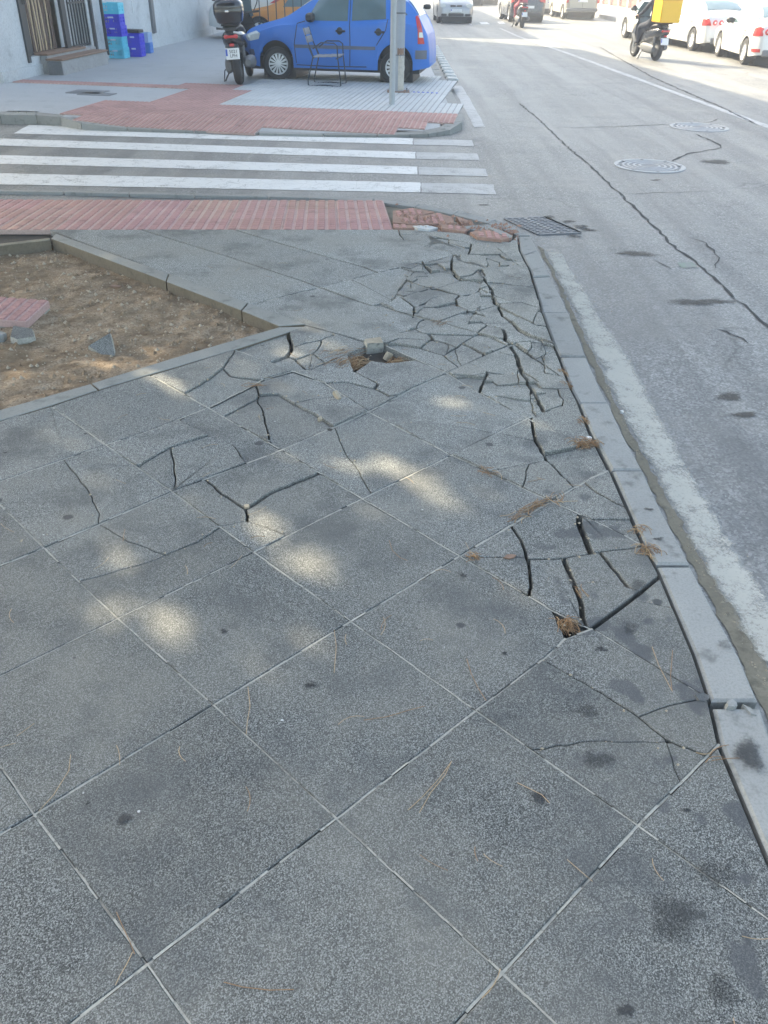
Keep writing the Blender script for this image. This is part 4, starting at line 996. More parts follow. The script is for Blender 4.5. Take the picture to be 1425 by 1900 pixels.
for k in range(nst):
    a = c0 + (c1 - c0) * (k + .5) / nst; ww = (c1 - c0) / nst * .47
    mb = MB(); pts = []; offj = rc.uniform(-.02, .02)
    for z in np.linspace(dsill + .03, dtop - .03, 9):
        wob = .012 * math.sin(z * 3 + k) + offj; cc = wp0 + wu * a - wn * (.16 + wob); pts.append([(cc + wu * ww * math.cos(t) + wn * .014 * math.sin(t) + np.array([0, 0, z])) for t in np.linspace(0, 2 * math.pi, 7)[:-1]])
    mb.loft(pts); mb.build('curtain_strip', M['strip' if (k % 3 != 1 and rc.random() < .62) else 'stripdark'], cur, True)
cc = wquad(c0 - .1, c1 + .1, dsill, dtop, -.42, .02, 'inner_dark', M['stripdark'], cur)
# door steps
st = empty('door_step', (0, 0, 0), 0, 'chipped concrete door step with brown tiled top below the curtain', 'step')
s0, s1 = wl(70, 110)[0], wl(166, 95)[0]
wquad(s0 + .1, s1, -.1, dsill - .02, .01, .16, 'upper_riser', M['step'], st, .012); wquad(s0 + .1, s1 - .6, dsill - .02, dsill + .02, -.2, .38, 'threshold', M['stepbrown'], st, .008)
wquad(s0, s1 - .2, -.1, .26, .17, .34, 'lower_step', M['step'], st, .015); wquad(s0 - .01, s1 - .18, .26, .295, .165, .36, 'step_top', M['stepbrown'], st, .01)
wquad(s0 - .014, s0, .0 + ZF, .25, .2, .3, 'hollow_end', M['iron'], st)
# pipes on the wall
a = wl(282, 40)[0]; p = wp0 + wu * a + wn * .03; mb = MB(); mb.box((p[0], p[1], 4.6), (.16, .09, 7.0), Matrix.Rotation(math.atan2(wu[1], wu[0]), 3, 'Z'), .02); z_ = wl(287, 61)[1]
mb = MB(); mb.box((p[0], p[1], (z_ + 8) / 2), (.20, .09, 8 - z_), Matrix.Rotation(math.atan2(wu[1], wu[0]), 3, 'Z'), .015); o = mb.build('downpipe', M['iron']); tag(o, 'dark grey vertical pipe cover on the grey wall right of the crates', 'pipe')
a0_, z0_ = wl(250, 55); mb = MB(); p = wp0 + wu * a0_ + wn * .02; mb.tube([(p[0], p[1], .9), (p[0] + .005, p[1], 2.5), (p[0], p[1], 6)], .012, 6); o = mb.build('cable', M['plate']); tag(o, 'thin white cable running down the grey wall above the crates', 'cable')
p = wp0 + wu * wl(189, 5)[0] + wn * .1; mb = MB(); mb.box((p[0], p[1], 2.15), (.22, .14, .5), Matrix.Rotation(math.atan2(wu[1], wu[0]), 3, 'Z'), .02); o = mb.build('meter_box', M['wall2']); tag(o, 'cream box fixed to the wall above the crate stack', 'box')
# building beyond the gap, wall across the road
b2 = empty('building', (0, 0, 0), 0, 'second grey building beyond the gap in the street', 'building')
mb = MB(); mb.box((-14.6, 60, 5.4), (16, 27, 11.0)); mb.build('wall', M['wall2'], b2)
mb = MB(); mb.box((-14.6, 60, 11.1), (16.4, 27.4, .3)); mb.build('roof', M['step'], b2)
for k in range(7):
    for fl in (1.2, 4.4, 7.6):
        mb = MB(); mb.box((-6.59, 49 + k * 3.6, fl + .7), (.05, 1.2, 1.4)); w_ = mb.build('window', M['glass'], b2); mb = MB(); mb.box((-6.54, 49 + k * 3.6, fl - .05), (.14, 1.4, .08)); mb.build('sill', M['step'], w_)
rw = empty('boundary_wall', (0, 0, 0), 0, 'pale wall with dark red panels across the road at the far right', 'wall')
for k in range(12):
    y = 64 - k * 2.2 + 14; x = 13.6 + .06 * k
    mb = MB(); mb.box((x, y, .9), (.35, .35, 1.9), None, .02); mb.build('pillar', M['wall2'], rw)
    mb = MB(); mb.box((x + .05, y - 1.1, .95), (.16, 1.84, 1.3)); mb.build('panel', M['redwall'], rw)
mb = MB(); mb.box((14.0, 66, .1), (.9, 27, .35)); mb.build('base', M['wall2'], rw)
mb = MB(); mb.add([(11.6, -10, .06), (30, -10, .06), (30, 120, .06), (11.6, 120, .06), (11.6, -10, ZR - .1), (11.6, 120, ZR - .1)], [(0, 1, 2, 3), (0, 3, 5, 4)]); o = mb.build('opposite_pavement', M['farpave']); tag(o, 'sunlit pavement across the road', kind='structure')
b3 = empty('building', (0, 0, 0), 0, 'pale building behind the boundary wall across the road', 'building')
mb = MB(); mb.box((24, 62, 4), (14, 40, 8)); mb.build('wall', M['wall2'], b3)
for k in range(8):
    mb = MB(); mb.box((16.98, 45 + k * 4.6, 3.6), (.05, 1.4, 1.5)); mb.build('window', M['glass'], b3)
# ------------------------------------------------------------------ unseen stone pine, its crown shaped to shade and dapple the near corner
DAP = [(306, 711, .17, .11), (135, 807, .22, .10), (270, 868, .20, .11), (640, 830, .20, .13), (680, 858, .16, .10), (425, 940, .17, .12), (482, 972, .20, .11), (533, 936, .15, .10), (565, 1005, .22, .12), (668, 953, .14, .10), (225, 1104, .17, .12), (272, 1166, .17, .13), (769, 925, .16, .10), (967, 783, .13, .09), (842, 732, .16, .10), (895, 946, .16, .08), (395, 690, .10, .08), (600, 1180, .10, .07), (430, 1200, .12, .07), (590, 780, .1, .07), (760, 1340, .1, .05), (1120, 800, .1, .08), (840, 715, .1, .08)]
rd = random.Random(77); dap = []
for k in range(30): DAP.append((rd.uniform(60, 1000), rd.uniform(690, 1250), rd.uniform(.03, .07), rd.uniform(.03, .05)))
for x, y, a, b in DAP:
    g_ = G(x, y)
    for q_ in range(5): dap.append((g_[0] + rd.uniform(-.85, .85) * a, g_[1] + rd.uniform(-.85, .85) * a, a * rd.uniform(.25, .62), b * rd.uniform(.3, .75)))
tanel = math.tan(R_(SUN_EL))
def shadow(x, y, z): k = z / tanel; return (x - SH[0] * k, y - SH[1] * k)
tree = empty('pine_tree', (-6.6, 6.6, 0), 0, 'unseen stone pine with a crown shaped to shade the street corner', 'tree')
T0 = Vector((0, 0, 0)); CC = Vector((1.0, 2.9, 6.9))
mb = MB(); mb.tube([(0, 0, -.1), (.05, .15, 1.2), (.2, .6, 2.8), (.5, 1.4, 4.2), (.75, 2.2, 5.4)], [.27, .23, .2, .18, .15], 12); tr = mb.build('trunk', M['bark'], tree, True)
rb = random.Random(9)
for k in range(9):
    a = k * 2 * math.pi / 9 + rb.uniform(-.2, .2); L = rb.uniform(2.4, 4.4); p0 = Vector((.55, 1.6, 4.5 + .1 * k)); p2 = Vector((CC.x + L * math.cos(a), CC.y + L * .8 * math.sin(a), 6.4 + rb.uniform(-.3, .5)))
    mb = MB(); mb.tube([p0, p0.lerp(p2, .5) + Vector((0, 0, .25)), p2], [.09, .06, .02], 7); mb.build('limb', M['bark'], tr, True)
vs, fs = [], []; rl = random.Random(33); cnt = 0
clumps = []
gy_ = CC.y - 5.3
while gy_ < CC.y + 5.3:
    gx_ = CC.x - 6.7
    while gx_ < CC.x + 6.7:
        r = math.hypot((gx_ - CC.x) / 6.7, (gy_ - CC.y) / 5.3)
        if r < 1 + rl.uniform(-.06, .04): clumps.append((gx_ + rl.uniform(-.2, .2), gy_ + rl.uniform(-.2, .2), 6.0 + 1.5 * (1 - r * r) * rl.random() + rl.uniform(-.3, .3)))
        gx_ += .40
    gy_ += .40
for (cx, cy, cz) in clumps:
    for k in range(64):
        d = Vector((rl.gauss(0, 1), rl.gauss(0, 1), rl.gauss(0, .6))); d.normalize(); rr = .52 * rl.random() ** .5; p = Vector((cx, cy, cz)) + d * rr
        s = shadow(p.x - 6.6, p.y + 6.6, p.z); hole = False
        for (dx, dy, ra_, rb_) in dap:
            ex, ey = (s[0] - dx), (s[1] - dy)
            along = ex * .734 - ey * .679; acr = ex * .679 + ey * .734
            if (along / (ra_ * 1.0 + .026)) ** 2 + (acr / (rb_ * 1.0 + .026)) ** 2 < 1: hole = True; break
        if hole: continue
        t = Vector((rl.gauss(0, 1), rl.gauss(0, 1), rl.gauss(0, 1))).normalized(); b_ = t.cross(d)
        if b_.length < .05: continue
        b_.normalize(); L = rl.uniform(.13, .20); w_ = rl.uniform(.05, .085); n = len(vs)
        vs += [tuple(p - t * L), tuple(p + b_ * w_), tuple(p + t * L), tuple(p - b_ * w_)]; fs.append((n, n + 1, n + 2, n + 3)); cnt += 1
me = bpy.data.meshes.new('crown'); me.from_pydata(vs, [], fs); me.update(); link('crown', me, tree, M['leaf'])
# ------------------------------------------------------------------ vehicles
def pl(pts, x):                                   # smooth-ish piecewise interpolation
    if x <= pts[0][0]: return pts[0][1]
    for (a, b), (c, d) in zip(pts[:-1], pts[1:]):
        if x <= c:
            t = (x - a) / (c - a); return b + (d - b) * t
    return pts[-1][1]
def smooth_pts(pts, n=3):
    for _ in range(n):
        q = [pts[0]]
        for a, b in zip(pts[:-1], pts[1:]):
            q += [(a[0] * .75 + b[0] * .25, a[1] * .75 + b[1] * .25), (a[0] * .25 + b[0] * .75, a[1] * .25 + b[1] * .75)]
        q.append(pts[-1]); pts = q
    return pts

class Car:
    """x runs from the nose (0) to the tail (L), y to the visible side, z up."""
    def __init__(s, L, Wd, top, belt, xf, xr, R, sill=.24, roofw=.72, Ra=None):
        s.L, s.W = L, Wd; s.top = smooth_pts(top, 2); s.belt = belt; s.xf, s.xr, s.R = xf, xr, R; s.sill = sill; s.roofw = roofw; s.Ra = Ra or R + .055
    def zt(s, x): return pl(s.top, x)
    def hw(s, x):
        u = abs(2 * x / s.L - 1); return s.W / 2 * (1 - .06 * u ** 4 - .20 * max(0, (u - .88) / .12) ** 2.2)
    def zb(s, x):
        z = s.sill + .06 * max(0, (abs(2 * x / s.L - 1) - .8) / .2)
        for xc in (s.xf, s.xr):
            if abs(x - xc) < s.Ra: z = max(z, s.R + math.sqrt(s.Ra ** 2 - (x - xc) ** 2))
        return z
    def section(s, x):
        zt, w, zb = s.zt(x), s.hw(x), s.zb(x); zs = min(pl(s.belt, x), zt - .05); zs = max(zs, zb + .02); g = max(0.0, zt - zs); gh = min(1, g / .35)
        rw = w * (.93 * (1 - gh) + s.roofw * gh); P = []
        for t in (0, .12, .35, .62, .85, .96, 1.0):
            y = w * (1 - .035 * (1 - min(1, (t + .0) / .35)) ** 2 - .02 * max(0, (t - .55) / .45) ** 2 - .02 * (t > .99)); P.append((y, zb + (zs - zb) * t))
        for t in (.12, .4, .7, .88): P.append((w * .955 + (rw - w * .955) * t ** 1.15, zs + (zt - zs) * t * (1 - .02)))
        cr_ = min(.05, g * .3) + .005
        for t in (0.0, .35, .7, 1.0):
            a = t * math.pi / 2; y = rw * (1 - t) ** .8 if t < 1 else 0; P.append((y * .97, zt - cr_ * (1 - math.sin(a))))
        return P
    def xs(s):
        X = set(np.round(np.linspace(0, s.L, 64), 4)); X |= {.01, .03, .06, s.L - .01, s.L - .03, s.L - .06}
        for xc in (s.xf, s.xr):
            for k in np.linspace(-1, 1, 19): X.add(round(xc + s.Ra * math.sin(k * math.pi / 2), 4))
            X.add(round(xc - s.Ra - .004, 4)); X.add(round(xc + s.Ra + .004, 4))
        return sorted(X)
    def body(s):
        rings = []
        for x in s.xs():
            P = s.section(x); rings.append([(x, y, z) for y, z in P] + [(x, -y, z) for y, z in P[::-1][1:]])
        mb = MB(); mb.loft(rings, cap=False, closed=False); n = len(rings[0])
        mb.f.append(tuple(range(n))); mb.f.append(tuple(range(len(mb.v) - n, len(mb.v))))
        return mb
    def side(s, x, z):                            # half width of the skin at a side point
        P = s.section(x)
        for (y0, z0), (y1, z1) in zip(P[:-1], P[1:]):
            if z0 <= z <= z1 and z1 > z0: return y0 + (y1 - y0) * (z - z0) / (z1 - z0)
        return P[0][0] if z < P[0][1] else P[6][0]
    def patch(s, poly, off=.006, sgn=1, nx=22, nz=9):     # polygon in (x, z) laid on the flank
        xa, xb = min(p[0] for p in poly), max(p[0] for p in poly); mb = MB(); rows = []
        for i in range(nx + 1):
            x = xa + (xb - xa) * i / nx; x = min(max(x, xa + 1e-4), xb - 1e-4); zs = []
            for (p, q) in zip(poly, poly[1:] + poly[:1]):
                if (p[0] - x) * (q[0] - x) <= 0 and p[0] != q[0]: zs.append(p[1] + (q[1] - p[1]) * (x - p[0]) / (q[0] - p[0]))
            lo, hi = min(zs), max(zs); rows.append([(x, sgn * (s.side(x, lo + (hi - lo) * k / nz) + off), lo + (hi - lo) * k / nz) for k in range(nz + 1)])
        mb.loft(rows, False, False); return mb
    def top_patch(s, xa, xb, ya, yb, off=.006, n=14, m=10, taper=1.0):       # patch on the upper skin; y as a share of the roof width
        rows = []
        for i in range(n + 1):
            x = xa + (xb - xa) * i / n; row = []
            for k in range(m + 1):
                f = (ya + (yb - ya) * k / m) * (1 + (taper - 1) * i / n); P = s.section(x); zt = s.zt(x); rw = P[11][0]
                y = f * rw; a = abs(f); row.append((x, y, P[11][1] + (zt - P[11][1]) * (1 - a ** 3) + off))
            rows.append(row)
        mb = MB(); mb.loft(rows, False, False); return mb

def wheel(root, x, y, R, wd, steer=0.0, spokes=7, sg=1):
    h = bpy.data.objects.new('wheel', None); col.objects.link(h); h.parent = root; h.location = (x, y, R); h.rotation_euler = (0, 0, steer)
    Mx = Matrix.Rotation(-sg * math.pi / 2, 4, 'X')
    mb = MB(); r = R * .66; mb.lathe([(r, -wd / 2), (R * .93, -wd / 2), (R, -wd * .36), (R, wd * .36), (R * .93, wd / 2), (r, wd / 2), (r * .97, wd * .2), (r * .97, -wd * .2)], 36, Mx, True); mb.build('tyre', M['rubber'], h, True, 50)
    mb = MB(); mb.lathe([(.001, wd * .05), (r * .97, wd * .05)], 30, Mx); mb.build('brake_shadow', M['black'], h)
    mb = MB(); mb.lathe([(r * .90, wd * .36), (r * 1.0, wd * .46), (r * 1.02, wd * .3), (r * .9, wd * .2)], 36, Mx, True); mb.build('rim', M['alloy'], h, True, 50)
    mb = MB(); mb.lathe([(.001, wd * .47), (r * .2, wd * .46), (r * .26, wd * .36), (r * .26, wd * .2)], 20, Mx); mb.build('hub', M['alloy'], h, True, 50)
    mb = MB()
    for k in range(spokes):
        a = 2 * math.pi * k / spokes; c = Vector((math.cos(a), math.sin(a), 0)); t = Vector((-math.sin(a), math.cos(a), 0)); w0, w1 = r * .62 / spokes, r * 1.55 / spokes
        ps = [c * r * .2 - t * w0 + Vector((0, 0, wd * .42)), c * r * .2 + t * w0 + Vector((0, 0, wd * .42)), c * r * .93 + t * w1 + Vector((0, 0, wd * .36)), c * r * .93 - t * w1 + Vector((0, 0, wd * .36))]
        qs = [p - Vector((0, 0, wd * .14)) for p in ps]; mb.add([tuple(Mx @ p) for p in ps + qs], [(0, 1, 2, 3), (0, 4, 5, 1), (1, 5, 6, 2), (2, 6, 7, 3), (3, 7, 4, 0)])
    mb.build('spokes', M['alloy'], h); return h

def text_obj(txt, size, mat, parent, loc, rot, name='lettering'):
    cu = bpy.data.curves.new('t', 'FONT'); cu.body = txt; cu.size = size; cu.align_x = 'CENTER'; cu.align_y = 'CENTER'; cu.extrude = .001
    o = bpy.data.objects.new('t', cu); col.objects.link(o); dg = bpy.context.evaluated_depsgraph_get(); me = bpy.data.meshes.new_from_object(o.evaluated_get(dg)); bpy.data.objects.remove(o); bpy.data.curves.remove(cu)
    me.materials.clear(); me.materials.append(mat); q = link(name, me, parent); q.location = loc; q.rotation_euler = rot; return q

def plate(parent, loc, rz, tilt=0, w=.52, h=.11, txt=None, lines=None):
    p = bpy.data.objects.new('number_plate', None); col.objects.link(p); p.parent = parent; p.location = loc; p.rotation_euler = (tilt, 0, rz)
    # plate faces local -y
    mb = MB(); mb.box((0, 0, 0), (w, .012, h), None, .003); mb.build('plate_face', M['plate'], p)
    mb = MB(); mb.box((-w / 2 + w * .06, -.0075, h * .12), (w * .13 if lines else w * .09, .004, h * .6)); mb.build('blue_band', M['plateblue'], p)
    if lines:
        for i, t in enumerate(lines): text_obj(t, h * .42, M['ink'], p, (w * .06, -.009, h * (.18 - .38 * i)), (math.pi / 2, 0, 0))
    elif txt: text_obj(txt, h * .8, M['ink'], p, (w * .04, -.009, 0), (math.pi / 2, 0, 0))
    return p

def place(root, nose, tail, z):                   # local x axis from nose to tail
    d = np.array(tail) - np.array(nose); root.location = (nose[0], nose[1], z); root.rotation_euler = (0, 0, math.atan2(d[1], d[0]))

def basic_car(name, label, car, paint, group=None, windows=None, spokes=7, steer=0, side=1, both=True, wheelw=.19):
    r = empty(name, (0, 0, 0), 0, label, 'car', group)
    car.body().build('body', paint, r, True, 38)
    mb = MB(); mb.box((car.L / 2, 0, car.sill + .06), (car.L * .9, car.W * .80, .22)); mb.build('underbody', M['black'], r)
    for xc in (car.xf, car.xr):
        mb = MB(); mb.box((xc, 0, car.R + .03), (car.Ra * 1.9, car.W * .70, car.Ra * 1.75)); mb.build('wheel_well', M['black'], r)
    for xc, st in ((car.xf, steer), (car.xr, 0)):
        for sg in ((1, -1) if both else (side,)): wheel(r, xc, sg * (car.hw(xc) - wheelw / 2 - .015), car.R, wheelw, st, spokes, sg)
    return r

def seam(car, root, pts, name='panel_gap', w=.008, sg=1):
    mb = MB(); vs = []; P = []
    for a, b in zip(pts[:-1], pts[1:]):
        for k in range(8): P.append((a[0] + (b[0] - a[0]) * k / 8, a[1] + (b[1] - a[1]) * k / 8))
    P.append(pts[-1])
    mb.tube([(x, sg * (car.side(x, z) + .001), z) for x, z in P], w, 5); return mb.build(name, M['black'], root)

# ---- blue hatchback
hb = Car(3.85, 1.67, [(0, .40), (.01, .60), (.10, .78), (.30, .88), (.62, .96), (.95, 1.03), (1.25, 1.22), (1.62, 1.42), (2.0, 1.50), (2.45, 1.52), (2.95, 1.48), (3.35, 1.38), (3.58, 1.16), (3.72, .92), (3.80, .80), (3.84, .60), (3.85, .40)],
         [(0, .70), (.8, .90), (1.2, .93), (2.4, .96), (3.2, 1.02), (3.85, .9)], .74, 3.18, .30, .22, .70)
fw = np.array(G(541, 135, ZF)); rw_ = np.array(G(760, 142.5, ZF)); dr = (rw_ - fw) / np.linalg.norm(rw_ - fw)
blue = basic_car('parked_car', 'blue five-door hatchback parked on the far corner behind the metal chair', hb, M['blue'], None, spokes=14, steer=R_(24), wheelw=.185)
vis = 1                                           # local +y must face the camera
nrm_ = np.array([-dr[1], dr[0]])
side_sign = -1 if nrm_[1] > 0 else 1              # +y points away when the normal has +Y
mid = (fw + rw_) / 2 + np.array([-dr[1], dr[0]]) * (-side_sign) * (-(hb.W / 2 - .1)) * 1.0
ctr_ = mid; nose = ctr_ - dr * ((hb.xf + hb.xr) / 2); ctr_ = mid; nose = ctr_ - dr * ((hb.xf + hb.xr) / 2); place(blue, nose, nose + dr, ZF); blue.scale = (1.0, 1.0, 1.10)
for w_ in blue.children:
    if w_.name.startswith('wheel') and w_.type == 'EMPTY': w_.scale = (1.0, 1.0, 1 / 1.10); w_.location.z = hb.R / 1.10
vs_ = side_sign
def sidepart(car, root, poly, mat, name, off=.006, parent=None, both=True, nx=22, nz=9):
    o = car.patch(poly, off, vs_, nx, nz).build(name, mat, parent or root, True, 60)
    if both: car.patch(poly, off, -vs_, nx, nz).build(name, mat, parent or root, True, 60)
    return o
sidepart(hb, blue, [(1.38, .98), (1.60, 1.28), (1.86, 1.42), (2.22, 1.445), (2.22, .985)], M['glass'], 'front_door_window')
sidepart(hb, blue, [(2.30, .99), (2.30, 1.445), (2.66, 1.43), (2.96, 1.36), (2.98, 1.03)], M['glass'], 'rear_door_window')
sidepart(hb, blue, [(3.06, 1.05), (3.06, 1.33), (3.2, 1.27), (3.40, 1.10)], M['glass'], 'quarter_window')
hb.top_patch(1.02, 1.60, -.93, .93, .008).build('windscreen', simple('pale_windscreen', (0.30, 0.40, 0.38), .1, 0, .3, 3, coat=.5), blue, True)
hb.top_patch(.80, .99, -.9, .9, .006).build('cowl', M['black'], blue, True)
hb.top_patch(3.38, 3.62, -.8, .8, .008).build('rear_window', M['glass'], blue, True)
for z0, xa, xb in ((.0, 1.05, 3.55),):
    sidepart(hb, blue, [(1.14, .545), (1.14, .60), (2.78, .60), (2.78, .545)], simple('grey_rubbing_strip', (.10, .12, .17), .6), 'rubbing_strip', .012)
sidepart(hb, blue, [(.03, .66), (.10, .73), (.34, .80), (.43, .76), (.40, .67), (.22, .635)], M['clearlight'], 'headlight', .01)
sidepart(hb, blue, [(.03, .40), (.03, .52), (.28, .50), (.30, .40)], simple('grey_bumper_insert', (.05, .07, .13), .6), 'bumper_insert', .006)
sidepart(hb, blue, [(3.62, .66), (3.62, .84), (3.55, 1.08), (3.60, 1.10), (3.69, .92), (3.75, .66)], M['redlight'], 'tail_light', .008)
sidepart(hb, blue, [(3.64, .76), (3.645, .84), (3.705, .84), (3.725, .76)], M['clearlight'], 'reversing_light', .012)
sidepart(hb, blue, [(3.58, .42), (3.58, .56), (3.80, .56), (3.80, .42)], simple('grey_bumper_corner', (.12, .13, .16), .6), 'bumper_corner', .012)
for pts in ([(1.16, .30), (1.13, .60), (1.20, .93), (1.36, .97)], [(2.26, .27), (2.27, .6), (2.26, .97), (2.26, 1.43)], [(3.02, 1.03), (2.98, .86), (2.80, .62)], [(1.16, .27), (1.8, .26), (2.6, .27)]): seam(hb, blue, pts, sg=vs_)
for hx in (2.08, 2.86):
    y = vs_ * (hb.side(hx, .83) + .02); mb = MB(); mb.box((hx, y, .83), (.20, .03, .035), None, .012); d_ = mb.build('door_handle', M['black'], blue, True); mb = MB(); mb.lathe([(.001, .0), (.06, .0), (.055, -.012)], 16, Matrix.Translation((hx - .02, vs_ * (hb.side(hx, .83) + .004), .83)) @ Matrix.Rotation(-vs_ * math.pi / 2, 4, 'X')); mb.build('handle_cup', M['black'], d_)
for sg in (1, -1):
    mb = MB(); mb.loft([se_ring(0, 0, 0, .04, .05), se_ring(.08, 0, .0, .085, .075), se_ring(.2, 0, 0, .08, .07), se_ring(.235, 0, 0, .04, .04)]); o = mb.build('wing_mirror', M['black'], blue, True); o.location = (1.48, sg * (hb.side(1.42, 1.0) - .03), 1.03); o.rotation_euler = (0, 0, 0 if sg > 0 else math.pi)
mb = MB(); mb.lathe([(.001, .004), (.085, .004), (.09, 0)], 20, Matrix.Translation((3.32, vs_ * hb.side(3.32, .86), .86)) @ Matrix.Rotation(-vs_ * math.pi / 2, 4, 'X')); mb.build('fuel_cap', M['blue'], blue)
plate(blue, (-.012, 0, .45), -math.pi / 2)
# ---- white sedans and the other cars
def sedan(L=4.45, W=1.78, H=1.46):
    return Car(L, W, [(0, .40), (.01, .58), (.10, .72), (.35, .82), (.9, .93), (1.22, .99), (1.7, 1.28), (2.1, 1.42), (2.6, H), (3.05, H - .03), (3.45, 1.30), (3.85, 1.10), (4.2, 1.05), (4.38, .98), (4.43, .70), (4.45, .40)], [(0, .66), (1.0, .86), (2.5, .93), (3.9, .98), (4.45, .95)], .86, 3.50, .32, .24, .70)
def put(root, car, fpx, rpx, z, vis_side):
    """stand the car on two wheel contact pixels of its visible flank"""
    global vs_
    f, r = np.array(G(*fpx, z)), np.array(G(*rpx, z)); d = (r - f) / np.linalg.norm(r - f); n = np.array([-d[1], d[0]])
    toc = -(f + r) / 2; s = 1 if n @ toc > 0 else -1; vs_ = s
    c = (f + r) / 2 - n * s * (car.W / 2 - .1); nose = c - d * ((car.xf + car.xr) / 2); place(root, nose, nose + d, z); return s
def dress(car, r, sg, windows, lightsr, lightsf=None, seams=(), handles=(), rear=None, front=None, mirror=None):
    global vs_
    vs_ = sg
    for k, w_ in enumerate(windows): sidepart(car, r, w_, M['glass'], 'side_window')
    for p_ in lightsr: sidepart(car, r, p_, M['redlight'], 'tail_light', .01, nx=10, nz=5)
    for p_ in (lightsf or []): sidepart(car, r, p_, M['clearlight'], 'headlight', .01, nx=10, nz=5)
    for s_ in seams: seam(car, r, s_, sg=sg)
    for hx, hz in handles:
        mb = MB(); mb.box((hx, sg * (car.side(hx, hz) + .02), hz), (.2, .03, .03), None, .01); mb.build('door_handle', M['chrome'], r, True)
    if mirror:
        for s2 in (1, -1):
            mb = MB(); mb.loft([se_ring(0, 0, 0, .04, .05), se_ring(.08, 0, .0, .085, .075), se_ring(.2, 0, 0, .08, .07), se_ring(.235, 0, 0, .04, .04)]); o = mb.build('wing_mirror', M['black'], r, True); o.location = (mirror, s2 * (car.side(mirror - .05, .98) - .03), 1.0); o.rotation_euler = (0, 0, 0 if s2 > 0 else math.pi)
SW = [[(1.62, .95), (1.85, 1.25), (2.15, 1.37), (2.48, 1.40), (2.48, .97)], [(2.56, .97), (2.56, 1.40), (2.95, 1.38), (3.25, 1.28), (3.45, 1.04), (3.40, .99)]]
SS = ([(1.35, .32), (1.32, .6), (1.40, .92)], [(2.52, .28), (2.52, .96)], [(3.38, .98), (3.36, .8), (3.18, .62)])
sa = sedan(); whA = basic_car('parked_car', 'white car parked across the road, nearest at the right edge', sa, M['whitecar'], 'white cars parked across the road', spokes=9)
sA = put(whA, sa, (1327, 103), (1386, 122), ZR, 1)
dress(sa, whA, sA, SW, [[(4.02, .72), (4.05, .90), (4.30, .96), (4.40, .90), (4.41, .74)]], [[(.05, .60), (.12, .70), (.45, .78), (.40, .66)]], SS, ((2.3, .82), (3.2, .84)), mirror=1.78)
sidepart(sa, whA, [(4.1, .36), (4.1, .44), (4.42, .44), (4.42, .36)], M['redlight'], 'reflector', .01, nx=8, nz=4)
sa.top_patch(3.12, 3.70, -.88, .88, .008).build('rear_window', M['glass'], whA, True); sa.top_patch(1.26, 1.98, -.93, .93, .008).build('windscreen', M['glass'], whA, True)
sb = sedan(4.55, 1.78, 1.47); whB = basic_car('parked_car', 'white saloon with round twin tail lights parked ahead of the nearest white car', sb, M['whitecar'], 'white cars parked across the road', spokes=6)
fB = np.array(G(1283, 94, ZR)); dB = np.array([-.08, 1.0]); dB /= np.linalg.norm(dB)
def putw(root, car, rear_xy, d, z):               # rear wheel contact of the left flank, heading d (away)
    global vs_
    d = np.array(d); back = -d; n = np.array([-back[1], back[0]]); toc = -np.array(rear_xy); s = 1 if n @ toc > 0 else -1; vs_ = s
    c = np.array(rear_xy) - n * s * (car.W / 2 - .1); nose = c + d * car.xr; place(root, nose, nose + back, z); return s
sB = putw(whB, sb, fB, dB, ZR)
dress(sb, whB, sB, SW, [[(4.12, .74), (4.12, .92), (4.44, .94), (4.50, .76)]], None, SS, ((2.3, .82), (3.2, .84)), mirror=1.78)
sb.top_patch(3.12, 3.70, -.88, .88, .008).build('rear_window', M['glass'], whB, True); sb.top_patch(1.26, 1.98, -.93, .93, .008).build('windscreen', M['glass'], whB, True)
def rear_light(car, r, ys, z, mat='redlight', rad=.075, x=None):
    for y in ys:
        mb = MB(); mb.lathe([(.001, .02), (rad * .7, .02), (rad, .0)], 18, Matrix.Translation((x or car.L - .005, y, z)) @ Matrix.Rotation(math.pi / 2, 4, 'Y')); o = mb.build('tail_light', M[mat], r, True)
        mb = MB(); mb.lathe([(.001, .028), (rad * .4, .026)], 14, Matrix.Translation((x or car.L - .005, y, z)) @ Matrix.Rotation(math.pi / 2, 4, 'Y')); mb.build('lens_core', M['clearlight'], o, True)
for car, r in ((sa, whA), (sb, whB)):
    rear_light(car, r, (-.62, -.42, .42, .62), .84); plate(r, (car.L + .004, 0, .62), math.pi / 2)
    mb = MB(); mb.box((car.L - .02, 0, .34), (.10, car.W * .74, .16), None, .03); mb.build('rear_bumper_lower', M['iron'], r, True)
scr = sedan(4.3, 1.75, 1.47); whC = basic_car('parked_car', 'white car parked across the road half hidden by the delivery rider', scr, M['whitecar'], 'white cars parked across the road', spokes=6)
fC = np.array(G(1159, 70, ZR)); dC = np.array([-.08, 1.]); dC /= np.linalg.norm(dC); sC = putw(whC, scr, fC - dC * 2.64, dC, ZR)
dress(scr, whC, sC, SW, [[(4.0, .72), (4.05, .90), (4.24, .92), (4.26, .74)]], [[(.05, .60), (.12, .70), (.45, .78), (.40, .66)]], SS, ((2.3, .82),), mirror=1.78)
